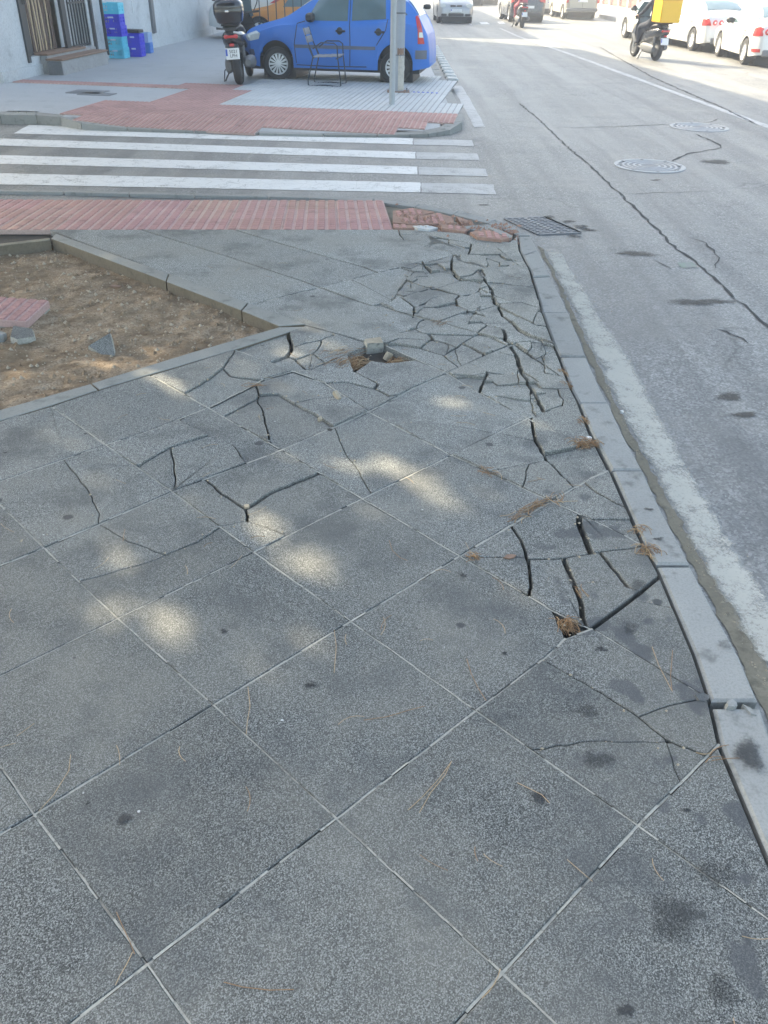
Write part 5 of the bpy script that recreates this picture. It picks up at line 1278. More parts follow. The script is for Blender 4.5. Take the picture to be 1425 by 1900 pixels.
# ---- oncoming silver people carrier
mv = Car(4.0, 1.70, [(0, .42), (.01, .62), (.10, .80), (.45, .95), (.8, 1.05), (1.25, 1.38), (1.6, 1.56), (2.2, 1.62), (3.2, 1.60), (3.75, 1.50), (3.95, 1.1), (4.0, .45)], [(0, .72), (.8, .96), (4.0, 1.02)], .75, 3.2, .31, .24, .76)
van = basic_car('oncoming_car', 'silver people carrier driving towards the camera in the left lane', mv, M['silver'], spokes=7)
vf = (np.array(G(815, 42.5, ZR)) + np.array(G(870, 43, ZR))) / 2; hd = np.array([.03, -1.]); hd /= np.linalg.norm(hd); nose = vf + hd * .70; place(van, nose, nose - hd, ZR); vs_ = 1
for w_ in ([(1.35, 1.05), (1.6, 1.40), (2.0, 1.50), (2.0, 1.05)], [(2.1, 1.06), (2.1, 1.52), (3.2, 1.5), (3.4, 1.1)]): sidepart(mv, van, w_, M['glass'], 'side_window')
mv.top_patch(.86, 1.42, -.93, .93, .008).build('windscreen', simple('sky_windscreen', (.16, .23, .27), .08, 0, .2, 3, coat=.5), van, True)
def front_parts(car, r, mat_grille='black'):
    for sg in (1, -1):
        mb = MB(); mb.loft([se_ring(0, 0, 0, .15, .085, 2.4), se_ring(.05, 0, 0, .14, .08, 2.4)]); o = mb.build('headlight', M['clearlight'], r, True); o.rotation_euler = (0, 0, math.pi / 2); o.location = (.07, sg * car.W * .36, .73)
        mb = MB(); mb.box((.0, sg * car.W * .33, .36), (.06, .26, .10), None, .02); mb.build('fog_light', M[mat_grille], r, True)
        mb = MB(); mb.box((.03, sg * .15, .72), (.05, .25, .07), None, .02); mb.build('grille_slot', M[mat_grille], r, True)
        mb = MB(); mb.loft([se_ring(0, 0, 0, .04, .05), se_ring(.08, 0, .0, .085, .075), se_ring(.2, 0, 0, .08, .07), se_ring(.235, 0, 0, .04, .04)]); o = mb.build('wing_mirror', M['black'], r, True); o.location = (1.15, sg * (car.hw(1.1) - .03), 1.10); o.rotation_euler = (0, 0, 0 if sg > 0 else math.pi)
    mb = MB(); mb.box((-.005, 0, .37), (.05, car.W * .42, .12), None, .02); mb.build('lower_grille', M[mat_grille], r, True)
    plate(r, (-.02, 0, .54), -math.pi / 2)
front_parts(mv, van)
# ---- dark car ahead, rear towards the camera
dk = Car(4.1, 1.75, [(0, .42), (.01, .62), (.1, .76), (.4, .9), (.95, 1.0), (1.5, 1.38), (2.0, 1.53), (2.8, 1.56), (3.5, 1.50), (3.85, 1.28), (4.02, 1.0), (4.08, .7), (4.1, .42)], [(0, .7), (1, .93), (4.1, 1.03)], .8, 3.35, .33, .26, .72)
dcar = basic_car('moving_car', 'dark grey hatchback driving away behind the red-jacketed scooter rider', dk, M['darkcar'], spokes=6)
tl = (np.array(G(943, 40, ZR)) + np.array(G(1007, 42, ZR))) / 2; hd = np.array([-.06, 1.]); hd /= np.linalg.norm(hd); tail = tl - hd * .55; place(dcar, tail + hd * 4.1, tail, ZR); vs_ = 1
for w_ in ([(1.5, 1.02), (1.75, 1.36), (2.1, 1.46), (2.1, 1.02)], [(2.2, 1.03), (2.2, 1.47), (3.1, 1.42), (3.3, 1.08)]): sidepart(dk, dcar, w_, M['glass'], 'side_window')
sidepart(dk, dcar, [(3.82, .82), (3.84, 1.06), (3.98, 1.06), (4.06, .86)], M['redlight'], 'tail_light', .012, nx=8, nz=5)
for sg in (1, -1):
    mb = MB(); mb.loft([se_ring(0, 0, 0, .15, .13, 2.4), se_ring(.06, 0, 0, .13, .11, 2.4)]); o = mb.build('tail_light', M['redlight'], dcar, True); o.rotation_euler = (0, 0, -math.pi / 2); o.location = (4.0, sg * .66, .98)
dk.top_patch(3.55, 3.95, -.85, .85, .008).build('rear_window', M['glass'], dcar, True); plate(dcar, (4.11, 0, .66), math.pi / 2)
mb = MB(); mb.box((4.06, 0, .36), (.12, 1.3, .18), None, .03); mb.build('rear_bumper_lower', M['black'], dcar, True)
# ---- pale van, rear towards the camera
vn = Car(4.3, 1.80, [(0, .45), (.01, .7), (.15, .95), (.7, 1.08), (1.3, 1.6), (1.7, 1.82), (2.5, 1.85), (4.0, 1.83), (4.22, 1.78), (4.27, 1.2), (4.29, .8), (4.3, .45)], [(0, .8), (1, 1.05), (4.3, 1.1)], .85, 3.5, .32, .3, .86)
vn2 = basic_car('parked_van', 'beige box van seen from behind, parked far across the road', vn, M['beige'], spokes=6); vn2['category'] = 'van'
tl = (np.array(G(1050, 35, ZR)) + np.array(G(1097, 37, ZR))) / 2; hd = np.array([-.06, 1.]); hd /= np.linalg.norm(hd); tail = tl - hd * .5; place(vn2, tail + hd * 4.3, tail, ZR)
for sg in (1, -1):
    mb = MB(); mb.box((4.27, sg * .82, .98), (.09, .12, .42), None, .02); mb.build('tail_light', M['redlight'], vn2, True)
for sg in (1, -1):
    mb = MB(); mb.box((4.28, sg * .42, 1.45), (.03, .66, .46), None, .02); mb.build('rear_window', M['glass'], vn2, True)
mb = MB(); mb.box((4.31, 0, .46), (.08, 1.7, .16), None, .03); mb.build('bumper', M['iron'], vn2, True); mb = MB(); mb.box((4.30, 0, 1.05), (.02, .012, 1.1)); mb.build('door_gap', M['black'], vn2); plate(vn2, (4.315, .0, .86), math.pi / 2)
sd = sedan(4.2, 1.72, 1.46); wD = basic_car('parked_car', 'white car parked far off just left of the beige van', sd, M['whitecar'], spokes=6)
tl = np.array(G(1022, 27, ZR)); tail = tl; place(wD, tail + hd * 4.2, tail, ZR); rear_light(sd, wD, (-.62, .62), .86, rad=.1); plate(wD, (4.204, 0, .6), math.pi / 2); sd.top_patch(3.12, 3.70, -.88, .88, .008).build('rear_window', M['glass'], wD, True)
# ---- dark car parked behind the blue one, facing the camera side
bk = sedan(4.3, 1.76, 1.5); bcar = basic_car('parked_car', 'black car parked just behind the blue hatchback', bk, M['darkcar'], spokes=6)
cx, cy = G(792, 88, ZR); hd = np.array([.10, -1.]); hd /= np.linalg.norm(hd); nose = np.array([cx - .86, cy - .55]); place(bcar, nose, nose - hd, ZR); front_parts(bk, bcar); vs_ = 1
for w_ in SW: sidepart(bk, bcar, w_, M['glass'], 'side_window')
bk.top_patch(1.26, 1.98, -.93, .93, .008).build('windscreen', M['glass'], bcar, True)
# ---- orange car and white van glimpsed over the bonnet, far cars
oc = sedan(4.1, 1.72, 1.42); ocar = basic_car('parked_car', 'orange car glimpsed over the bonnet of the blue hatchback', oc, M['orange'], spokes=6)
place(ocar, (-4.9, 30.6), (-3.95, 30.5), ZF); vs_ = -1
for w_ in SW: sidepart(oc, ocar, w_, M['glass'], 'side_window')
oc.top_patch(1.26, 1.98, -.93, .93, .008).build('windscreen', M['glass'], ocar, True)
wv = Car(4.6, 1.9, [(0, .45), (.01, .75), (.2, 1.0), (.8, 1.2), (1.4, 1.8), (1.9, 2.05), (3, 2.08), (4.4, 2.05), (4.55, 1.9), (4.58, 1.2), (4.6, .45)], [(0, .85), (1, 1.1), (4.6, 1.15)], .9, 3.7, .33, .3, .88)
wvan = basic_car('parked_van', 'white van with a red marking behind the scooter, mostly hidden', wv, M['whitecar'], spokes=6); wvan['category'] = 'van'
place(wvan, (-5.9, 31.5), (-4.9, 31.5), ZF); vs_ = -1; sidepart(wv, wvan, [(2.0, 1.0), (2.2, 1.12), (2.9, 1.1), (3.2, .98), (2.9, 1.0), (2.3, 1.03)], M['redlight'], 'red_marking', .008)
for k, (px, mat, lab) in enumerate([((905, 9), 'silver', 'pale far car in the street beyond the silver people carrier'), ((877, 11), 'darkcar', 'dark far car right behind the silver people carrier')]):
    fc = sedan(4.2, 1.74, 1.47); f_ = basic_car('far_car', lab, fc, M[mat], spokes=6); c_ = np.array(G(*px, ZR)); place(f_, c_, c_ + np.array([-.05, 1.]), ZR); front_parts(fc, f_); fc.top_patch(1.26, 1.98, -.93, .93, .008).build('windscreen', M['glass'], f_, True)
# ---- scooters
def mb_box(c, d, bev, name, mat, parent, rot=None):
    mb = MB(); mb.box((0, 0, 0), d, None, bev); o = mb.build(name, mat, parent, True, 45); o.location = c
    if rot: o.rotation_euler = rot
    return o
def scooter(name, label, heading, loc, s=1.0, lean=0.0, paint='gloss', box='black', box_dim=(.44, .40, .32), rect=False, plate_lines=None, seat_z=.80, accent='alloy'):
    r = empty(name, (loc[0], loc[1], loc[2]), 0, label, 'scooter'); r.rotation_euler = (0, lean, heading); r.scale = (s, s, s)       # local +y is forward, origin under the rear wheel
    R = .27
    for yy in (0, 1.38):
        h = bpy.data.objects.new('wheel', None); col.objects.link(h); h.parent = r; h.location = (0, yy, R); Mx = Matrix.Rotation(math.pi / 2, 4, 'Y'); wd = .125 if yy == 0 else .105
        mb = MB(); mb.lathe([(R * .66, -wd / 2), (R * .88, -wd / 2), (R * .97, -wd * .3), (R, 0), (R * .97, wd * .3), (R * .88, wd / 2), (R * .66, wd / 2), (R * .62, 0)], 28, Mx, True); mb.build('tyre', M['rubber'], h, True, 50)
        mb = MB(); mb.lathe([(.001, .05), (.06, .05), (R * .6, .03), (R * .67, .05), (R * .67, -.05), (R * .6, -.03), (.06, -.05), (.001, -.05)], 20, Mx); mb.build('rim', M['iron'], h, True, 50)
    mb = MB(); mb.loft([se_ring(-.36, 0, .74, .06, .05), se_ring(-.30, 0, .74, .15, .10), se_ring(-.1, 0, .71, .19, .14), se_ring(.2, 0, .66, .20, .17), se_ring(.55, 0, .60, .19, .18), se_ring(.75, 0, .50, .16, .16), se_ring(.9, 0, .42, .14, .12)]); mb.build('rear_fairing', M[paint], r, True, 50)
    mb = MB(); mb.loft([se_ring(-.30, 0, .86, .10, .03), se_ring(-.15, 0, .885, .15, .045), se_ring(.15, 0, .86, .16, .06), se_ring(.4, 0, .80, .15, .06), se_ring(.68, 0, .78, .12, .05)]); mb.build('seat', M['black'], r, True, 50)
    mb = MB(); mb.loft([se_ring(.75, 0, .30, .17, .04), se_ring(1.0, 0, .33, .18, .05), se_ring(1.15, 0, .36, .16, .06)]); mb.build('footboard', M['black'], r, True)
    mb = MB(); mb.loft([[(x, y + .0, z) for x, y, z in ring] for ring in ([(-.13, 1.02, .35), (.13, 1.02, .35), (.13, 1.2, .35), (-.13, 1.2, .35)], [(-.26, 1.0, .62), (.26, 1.0, .62), (.20, 1.34, .62), (-.20, 1.34, .62)], [(-.25, 1.0, .88), (.25, 1.0, .88), (.16, 1.36, .86), (-.16, 1.36, .86)], [(-.15, 1.02, 1.06), (.15, 1.02, 1.06), (.10, 1.22, 1.02), (-.10, 1.22, 1.02)])]); mb.build('leg_shield', M[paint], r)
    mb = MB(); mb.loft([[(-.22, 1.20, .98), (.22, 1.20, .98), (.22, 1.215, .98), (-.22, 1.215, .98)], [(-.20, 1.08, 1.25), (.20, 1.08, 1.25), (.20, 1.095, 1.25), (-.20, 1.095, 1.25)], [(-.12, 1.0, 1.42), (.12, 1.0, 1.42), (.12, 1.015, 1.42), (-.12, 1.015, 1.42)]]); mb.build('windshield', M['glass'], r, True, 30)
    mb = MB(); mb.tube([(-.36, .92, 1.06), (-.2, .98, 1.05), (0, 1.05, 1.04), (.2, .98, 1.05), (.36, .92, 1.06)], .018, 8); mb.build('handlebar', M['black'], r, True)
    for sg in (1, -1):
        mb = MB(); mb.tube([(sg * .26, .97, 1.06), (sg * .33, 1.0, 1.18), (sg * .36, .98, 1.26)], .009, 6); m_ = mb.build('mirror_stem', M['black'], r, True); mb = MB(); mb.loft([se_ring(.96, sg * .40, 1.29, .06, .04), se_ring(1.0, sg * .40, 1.29, .05, .03)]); mb.build('mirror', M['black'], m_, True)
        mb = MB(); mb.tube([(sg * .06, 1.38, .27), (sg * .07, 1.30, .62)], .025, 8); mb.build('fork_leg', M['steel'], r, True)
        mb = MB(); mb.tube([(sg * .13, .02, .28), (sg * .14, -.05, .62)], .028, 8); mb.build('shock_absorber', M['iron'], r, True)
    mb = MB(); mb.tube([(-.0, 1.62, .40), (0, 1.56, .53), (0, 1.40, .565), (0, 1.22, .52)], [.03, .075, .08, .06], 10); mb.build('front_mudguard', M[paint], r, True)
    mb = MB(); mb.loft([se_ring(-.30, 0, .42, .055, .02), se_ring(-.34, 0, .52, .08, .06), se_ring(-.26, 0, .64, .09, .08), se_ring(-.1, 0, .64, .09, .08)]); mb.build('rear_mudguard', M['black'], r, True)
    mb = MB(); mb.loft([se_ring(-.12, .20, .34, .05, .05), se_ring(-.02, .20, .35, .09, .09), se_ring(.35, .19, .33, .10, .10), se_ring(.55, .17, .30, .06, .06)]); mb.build('exhaust_silencer', M['iron'], r, True)
    mb = MB(); mb.loft([se_ring(-.08, -.15, .30, .05, .08), se_ring(.05, -.16, .30, .07, .12), se_ring(.5, -.16, .32, .08, .12), se_ring(.7, -.14, .32, .05, .08)]); mb.build('engine_case', M['iron'], r, True)
    mb = MB(); mb.tube([(-.15, .55, .3), (-.3, .50, .08), (-.34, .48, .01)], .014, 6); mb.tube([(-.34, .40, .012), (-.30, .36, .2), (-.2, .4, .3)], .010, 6); mb.build('kickstand', M['black'], r, True)
    mb_box((0, -.345, .755), (.24, .05, .06), .02, 'tail_light', M['redlight'], r); mb_box((.12, -.31, .80), (.16, .03, .035), .012, 'chrome_trim', M[accent], r, (0, .25, .35)); mb_box((0, -.375, .635), (.085, .03, .045), .012, 'reflector', M['redlight'], r, (-.2, 0, 0))
    plate(r, (0, -.385, .505), 0, -.22, .23, .17, lines=plate_lines)
    if box:
        mb_box((0, -.16, .925), (.30, .3, .03), .01, 'rack', M['black'], r)
        if rect: o = mb_box((0, -.30, .945 + box_dim[2] / 2), box_dim, .03, 'delivery_box', M[box], r); mb_box((0, -.30, .945 + box_dim[2] - .04), (box_dim[0] + .012, box_dim[1] + .012, .02), .006, 'lid_seam', M['yellow'], o) if 0 else None
        else:
            w_, d_, h_ = box_dim; mb = MB(); rings = []
            for t, k in ((0, .70), (.08, .84), (.4, .98), (.55, 1.0), (.58, .985), (.62, 1.0), (.8, .96), (.95, .78), (1.0, .5)):
                ring = []
                for a in range(28):
                    an = 2 * math.pi * a / 28; c, s2 = math.cos(an), math.sin(an); ring.append((w_ / 2 * k * math.copysign(abs(c) ** .6, c), -.20 + d_ / 2 * k * math.copysign(abs(s2) ** .6, s2), .94 + h_ * t))
                rings.append(ring)
            mb.loft(rings); o = mb.build('top_box', M[box], r, True, 60); mb = MB(); mb.box((0, -.20 - d_ / 2 - .002, .94 + h_ * .5), (.06, .02, .03), None, .006); mb.build('lock', M['chrome'], o)
    return r
pS = G(446, 157, ZF); scooter('parked_scooter', 'black maxi scooter with rounded top box parked beside the blue car', R_(1), (pS[0], pS[1], ZF), 1.12, R_(-4), 'gloss', 'gloss', (.50, .46, .36), False, ['5021', 'LPH'])
pR = np.array(G(1215, 113, ZR)); pR2 = np.array(G(1180, 106, ZR)); dv = pR2 - pR; hd_ = math.atan2(-dv[0], dv[1])
bike = scooter('delivery_scooter', 'black delivery scooter with large yellow box ridden along the road', hd_, (pR[0], pR[1], ZR), 1.0, 0, 'darkcar', None, plate_lines=['', ''])
# ---- riders: one skinned body each
def person(name, label, joints, bones, parts, M4, cloth, root='pelvis'):
    r = empty(name, (0, 0, 0), 0, label, 'person'); r.matrix_world = M4
    idx = {k: i for i, k in enumerate(joints)}; me = bpy.data.meshes.new('body'); me.from_pydata([joints[k][0] for k in joints], [(idx[a], idx[b]) for a, b in bones], []); me.update()
    o = link('body', me, r, cloth); o.modifiers.new('skin', 'SKIN'); me.skin_vertices.__len__ if me.skin_vertices else None
    if not me.skin_vertices:
        bm = bmesh.new(); bm.from_mesh(me); bm.verts.layers.skin.verify(); bm.to_mesh(me); bm.free()
    for k, i in idx.items():
        sv = me.skin_vertices[0].data[i]; rr = joints[k][1]; sv.radius = (rr, rr) if not isinstance(rr, tuple) else rr; sv.use_root = (k == root)
    sb_ = o.modifiers.new('sub', 'SUBSURF'); sb_.levels = 2; sb_.render_levels = 2; o.modifiers['skin'].use_smooth_shade = True
    for nm, mbx, mat in parts: mbx.build(nm, mat, r, True, 60)
    return r
def rider_parts(head, helm_mat, hands):
    hx, hy, hz_ = head; P = []
    mb = MB(); mb.loft([se_ring(hy - .125, hx, hz_ + .02, .05, .06, 2.2), se_ring(hy - .10, hx, hz_ + .03, .105, .115, 2.2), se_ring(hy, hx, hz_ + .03, .13, .145, 2.2), se_ring(hy + .09, hx, hz_ + .04, .115, .12, 2.2), se_ring(hy + .13, hx, hz_ + .06, .06, .06, 2.2)]); P.append(('helmet', mb, helm_mat))
    mb = MB(); mb.loft([se_ring(hy - .07, hx, hz_ - .06, .05, .06, 2.2), se_ring(hy, hx, hz_ - .06, .078, .10, 2.2), se_ring(hy + .09, hx, hz_ - .05, .07, .09, 2.2), se_ring(hy + .115, hx, hz_ - .045, .04, .06, 2.2)]); mb.box((hx, hy + .125, hz_ - .045), (.025, .03, .04), None, .008); mb.box((hx, hy + .112, hz_ - .10), (.05, .012, .012), None, .004)
    for sg in (-1, 1): mb.box((hx + sg * .03, hy + .112, hz_ - .015), (.024, .012, .012), None, .004); mb.box((hx + sg * .08, hy, hz_ - .05), (.014, .03, .05), None, .005)
    P.append(('head', mb, M['skin']))
    for sg, (x, y, z) in hands:
        mb = MB(); mb.box((x, y, z), (.085, .09, .035), None, .014)
        for f, L in ((-.032, .055), (-.011, .065), (.011, .06), (.032, .048)): mb.tube([(x + f, y + .04, z), (x + f, y + .04 + L * .6, z - .012), (x + f, y + .03 + L * .6, z - .045), (x + f, y + .015 + L * .3, z - .052)], .0095, 6)
        mb.tube([(x - sg * .04, y, z), (x - sg * .055, y + .035, z - .02), (x - sg * .03, y + .06, z - .035)], .011, 6); P.append(('hand', mb, M['skin']))
    for sg in (-1, 1): pass
    return P
def ride_pose(hand_y=.93, seat_y=.30):
    J = {'pelvis': ((0, seat_y, .93), (.16, .14)), 'waist': ((0, seat_y + .03, 1.10), (.145, .115)), 'chest': ((0, seat_y + .08, 1.33), (.175, .125)), 'neckbase': ((0, seat_y + .11, 1.48), (.09, .08)), 'neck': ((0, seat_y + .14, 1.56), .055)}
    Bn = [('pelvis', 'waist'), ('waist', 'chest'), ('chest', 'neckbase'), ('neckbase', 'neck')]
    for sg, n in ((-1, 'l'), (1, 'r')):
        J['sh' + n] = ((sg * .20, seat_y + .08, 1.42), .075); J['el' + n] = ((sg * .30, seat_y + .30, 1.18), .052); J['wr' + n] = ((sg * .30, hand_y - .10, 1.08), .036)
        Bn += [('chest', 'sh' + n), ('sh' + n, 'el' + n), ('el' + n, 'wr' + n)]
        J['hip' + n] = ((sg * .13, seat_y + .06, .90), .115); J['kn' + n] = ((sg * .22, seat_y + .52, .82), .078); J['an' + n] = ((sg * .19, seat_y + .58, .44), .05); J['to' + n] = ((sg * .20, seat_y + .76, .385), (.045, .032))
        Bn += [('pelvis', 'hip' + n), ('hip' + n, 'kn' + n), ('kn' + n, 'an' + n), ('an' + n, 'to' + n)]
    return J, Bn
J, Bn = ride_pose(); M4 = Matrix.Translation((pR[0], pR[1], ZR)) @ Matrix.Rotation(hd_, 4, 'Z')
person('person', 'delivery rider in dark clothes and grey helmet seated on the scooter', J, Bn, rider_parts((0, .46, 1.70), M['grey'], [(-1, (-.30, .88, 1.09)), (1, (.30, .88, 1.09))]), M4, M['cloth'])
ybx = bike
mb = MB(); mb.box((0, -.22, 1.26), (.60, .52, .60), None, .025); yb_ = mb.build('delivery_box', M['yellow']); yb_.matrix_world = M4; tag(yb_, 'large plain yellow delivery box strapped behind the rider', 'box')
mb = MB(); mb.box((0, -.22, 1.50), (.612, .532, .014)); mb.build('lid_seam', M['amber'], yb_)
mb = MB(); mb.box((0, -.16, .94), (.34, .4, .035), None, .01); mb.build('rack', M['black'], bike)
p2 = np.array(G(968, 52, ZR)); h2 = R_(3); bike2 = scooter('moving_scooter', 'black scooter ridden away in front of the dark car', h2, (p2[0], p2[1], ZR), 1.05, 0, 'gloss', None, plate_lines=['', ''])
M42 = Matrix.Translation((p2[0], p2[1], ZR)) @ Matrix.Rotation(h2, 4, 'Z'); J, Bn = ride_pose(.93, .22)
person('person', 'scooter rider in a red and pink jacket riding away far down the road', J, Bn, rider_parts((0, .38, 1.70), M['plate'], [(-1, (-.30, .88, 1.09)), (1, (.30, .88, 1.09))]), M42, M['pinkcloth'])
# ------------------------------------------------------------------ street furniture and small things
def chair():
    p = np.array(G(606, 161.5, ZF)); r = empty('metal_chair', (p[0], p[1] + .26, ZF), R_(-8), 'metal-framed garden chair with grey slats in front of the blue car', 'chair'); r.scale = (1.08,) * 3
    sz = .47
    for sg in (-1, 1):
        y = sg * .26; mb = MB()
        mb.tube([(-.27, y, .62), (-.20, y, .47), (-.30, y, .10), (-.30, y, .03), (-.26, y, .012), (0, y, .03), (.26, y, .012), (.30, y, .03), (.27, y, .30), (.25, y, .46), (.24, y, .66), (.18, y, .70), (-.05, y, .70), (-.2, y, .60)], .011, 8); mb.build('side_frame', M['frame'], r, True)
        mb = MB(); mb.tube([(-.20, y * .8, .47), (-.30, y * .8, .70), (-.37, y * .8, .92)], .010, 8); mb.build('back_post', M['frame'], r, True)
    for x in (-.2, .22):
        mb = MB(); mb.tube([(x, -.26, .455), (x, .26, .455)], .010, 8); mb.build('cross_bar', M['frame'], r, True)
    for k in range(4): mb_box((-.16 + k * .125, 0, .475 + .006 * k), (.115, .50, .018), .004, 'seat_slat', M['wood'], r)
    for k in range(2): mb_box((-.315 - .04 * k, 0, .74 + .12 * k), (.018, .46, .105), .004, 'back_slat', M['wood'], r, (0, -.32, 0))
chair()
def post(name, px, rad, H, label, cat, mat, plate_=False):
    p = G(*px, ZF); r = empty(name, (p[0], p[1], ZF), 0, label, cat); mb = MB(); mb.lathe([(rad, -.05), (rad, .02), (rad, H), (rad * .8, H + .01)], 20); mb.build('shaft', mat, r, True, 40)
    if plate_:
        mb = MB(); mb.box((0, 0, .025), (.42, .34, .02), None, .004); b_ = mb.build('base_plate', M['stepbrown'], r)
        for sx in (-.16, .16):
            for sy in (-.12, .12): mb = MB(); mb.lathe([(.016, .03), (.016, .06), (.010, .075)], 8, Matrix.Translation((sx, sy, 0))); mb.build('bolt', M['iron'], b_)
        for z, h in ((.62, .014), (1.28, .02), (1.9, .014)): mb = MB(); mb.lathe([(rad + .003, z), (rad + .005, z + .004), (rad + .005, z + h), (rad + .003, z + h + .004)], 20); mb.build('strap', M['iron'], r, True)
        for z0, z1, a0, a1, m_ in ((.05, .62, -1.7, -.2, 'wall2'), (.62, .74, -1.9, -.6, 'stepbrown')):
            mb = MB(); rows = []
            for i in range(9):
                a = a0 + (a1 - a0) * i / 8; rows.append([((rad + .003) * math.cos(a), (rad + .003) * math.sin(a), z0 + (z1 - z0) * k / 4 * (1 + .08 * math.sin(i * 2.1))) for k in range(5)])
            mb.loft(rows, False, False); mb.build('flaking_poster', M[m_], r, True)
    return r
post('sign_post', (727, 196), .048, 3.2, 'slim galvanised steel post standing in the grey tiles', 'post', M['steel'])
lp = post('lamp_post', (739, 172), .10, 6.0, 'thick grey weathered lamp post on a base plate behind the slim post', 'lamp post', simple('weathered_post', (.30, .33, .37), .6, .1, .2, 5), True)
# crates
def crate(name, label, c, rz, mat, z, w=.40, d=.34, h=.24, label_plate=True, group=None):
    r = empty(name, (c[0], c[1], z), rz, label, 'crate', group); t = .012
    mb = MB(); mb.box((0, 0, .01), (w - .02, d - .02, .02), None, .004); mb.build('base', mat, r)
    for sx, sy, L, ang in ((0, -1, w, 0), (0, 1, w, math.pi), (1, 0, d, math.pi / 2), (-1, 0, d, -math.pi / 2)):
        mb = MB(); Mx = Matrix.Rotation(ang, 3, 'Z'); off = Vector((0, -(d if sy else w) / 2 + t / 2, 0))
        def b(cx, cz, sx_, sz_, th=t): p = Mx @ (off + Vector((cx, 0, cz))); mb.box(tuple(p), (sx_, th, sz_), Mx, .003)
        b(0, h - .03, L, .06); b(0, .03, L, .06); b(-L / 2 + .025, h / 2, .05, h * .6); b(L / 2 - .025, h / 2, .05, h * .6); b(0, h / 2, .10, h * .6)
        for k in (-1, 1): b(k * L * .19, h / 2, .018, h * .6); b(k * L * .31, h / 2, .018, h * .6)
        b(0, h / 2, L * .9, .022, t * .8); mb.build('side_wall', mat, r)
    if label_plate:
        mb = MB(); mb.box((0, -d / 2 - .002, h * .72), (w * .3, .006, h * .14), None, .002); mb.build('label', M['cratelabel'], r)
    return r
wz = math.atan2(wu[1], wu[0]) - math.pi / 2
c1 = np.array(G(213, 109, ZF)) + np.array([.05, .2]); hz_ = .236
names = [('cyan', 'cyan plastic crate at the bottom of the tall stack by the gate'), ('cyan', 'cyan plastic crate second from the bottom of the tall stack'), ('bluecrate', 'royal blue plastic crate in the middle of the tall stack'), ('bluecrate', 'royal blue plastic crate below the top of the tall stack'), ('cyan', 'cyan plastic crate on top of the tall stack by the gate')]
for k, (m_, lb) in enumerate(names): crate('plastic_crate', lb, (c1[0] + [0, -.015, .01, -.01, 0.0][k], c1[1]), wz + [.0, .02, -.02, .03, .01][k], M[m_], ZF + .005 + k * hz_, .44, .40, hz_ - .004, k < 4, 'plastic crates by the wall')
c2 = np.array(G(249, 106, ZF)) + np.array([.02, .2])
crate('plastic_crate', 'royal blue crate at the bottom of the short stack', c2, wz + .05, M['bluecrate'], ZF + .005, .36, .4, .25, True, 'plastic crates by the wall'); crate('plastic_crate', 'royal blue crate second from the ground in the short stack', c2, wz + .02, M['bluecrate'], ZF + .258, .37, .4, .25, True, 'plastic crates by the wall')
o = mb_box((c2[0] - .01, c2[1] - .02, ZF + .565), (.40, .36, .07), .01, 'tray', M['black'], None, (0, 0, wz)); tag(o, 'flat black tray lying on the short crate stack', 'tray')
c3 = np.array(G(268, 99, ZF)) + np.array([.0, .12])
crate('plastic_crate', 'azure blue crate on the ground behind the short stack', c3, wz + .1, M['azure'], ZF + .005, .36, .36, .24, True, 'plastic crates by the wall'); crate('plastic_crate', 'pale blue crate on top of the azure crate', c3, wz, M['paleblue'], ZF + .25, .34, .34, .22, False, 'plastic crates by the wall')
# railing bars behind the scooter
fr = empty('railing', (0, 0, 0), 0, 'dark thin vertical bar railing behind the parked scooter', 'railing')
fa, fb = np.array([-4.6, 29.6]), np.array([-2.0, 29.3])
for k in range(11):
    c = fa + (fb - fa) * k / 10; mb = MB(); mb.tube([(c[0], c[1], ZF), (c[0], c[1], 2.0)], .016, 6); mb.build('bar', M['frame'], fr)
for z in (.15, 1.95):
    mb = MB(); mb.tube([(*fa, z), (*fb, z)], .02, 6); mb.build('rail', M['frame'], fr)
# rubble, stones, loose tile
def rock(name, label, px, size, mat, z=0.0, rot=(0, 0, 0), seed=1, cat='stone', poly=None, th=.05, facemat=None):
    rr = random.Random(seed); c = G(*px, z); mb = MB(); n = 7 if poly is None else len(poly)
    pl_ = poly or [(math.cos(2 * math.pi * k / n) * rr.uniform(.7, 1.1), math.sin(2 * math.pi * k / n) * rr.uniform(.6, 1.0)) for k in range(n)]
    top_ = [(x * size * .93, y * size * .93, th * rr.uniform(.92, 1.05)) for x, y in pl_]; mid_ = [(x * size * rr.uniform(.97, 1.05), y * size * rr.uniform(.97, 1.05), th * .55) for x, y in pl_]; bot = [(x * size * .95, y * size * .95, 0) for x, y in pl_]
    mb.loft([bot, mid_, top_]); me = mb.mesh(name); me.materials.append(M[mat])
    if facemat:
        me.materials.append(M[facemat])
        for p_ in me.polygons:
            if abs(p_.normal.z) < .85: p_.material_index = 1
    o = link(name, me); o.location = (c[0], c[1], z); o.rotation_euler = rot; o.color = (1, 1, 1, 1)
    return tag(o, label, cat)
zs = -.085
rock('stone_fragment', 'grey broken stone fragment standing alone in the middle of the soil', (199, 652), .095, 'slab', zs - .01, (.5, -.25, .5), 3, poly=[(-1, .5), (.75, .8), (.3, -1.05), (-.25, -1.1)], th=.065, facemat='mortar')
rock('stone_fragment', 'grey broken stone fragment lying in front of the loose red tile', (43, 633), .10, 'slab', zs - .005, (.12, .1, -.25), 5, poly=[(-1, .6), (.35, .75), (1.05, -.1), (.3, -.9), (-.35, -.7)], th=.06, facemat='mortar')
rock('stone_fragment', 'small pale stone at the left edge of the soil pit', (-2, 632), .05, 'kerb', zs, (0, .1, .4), 6, th=.05)
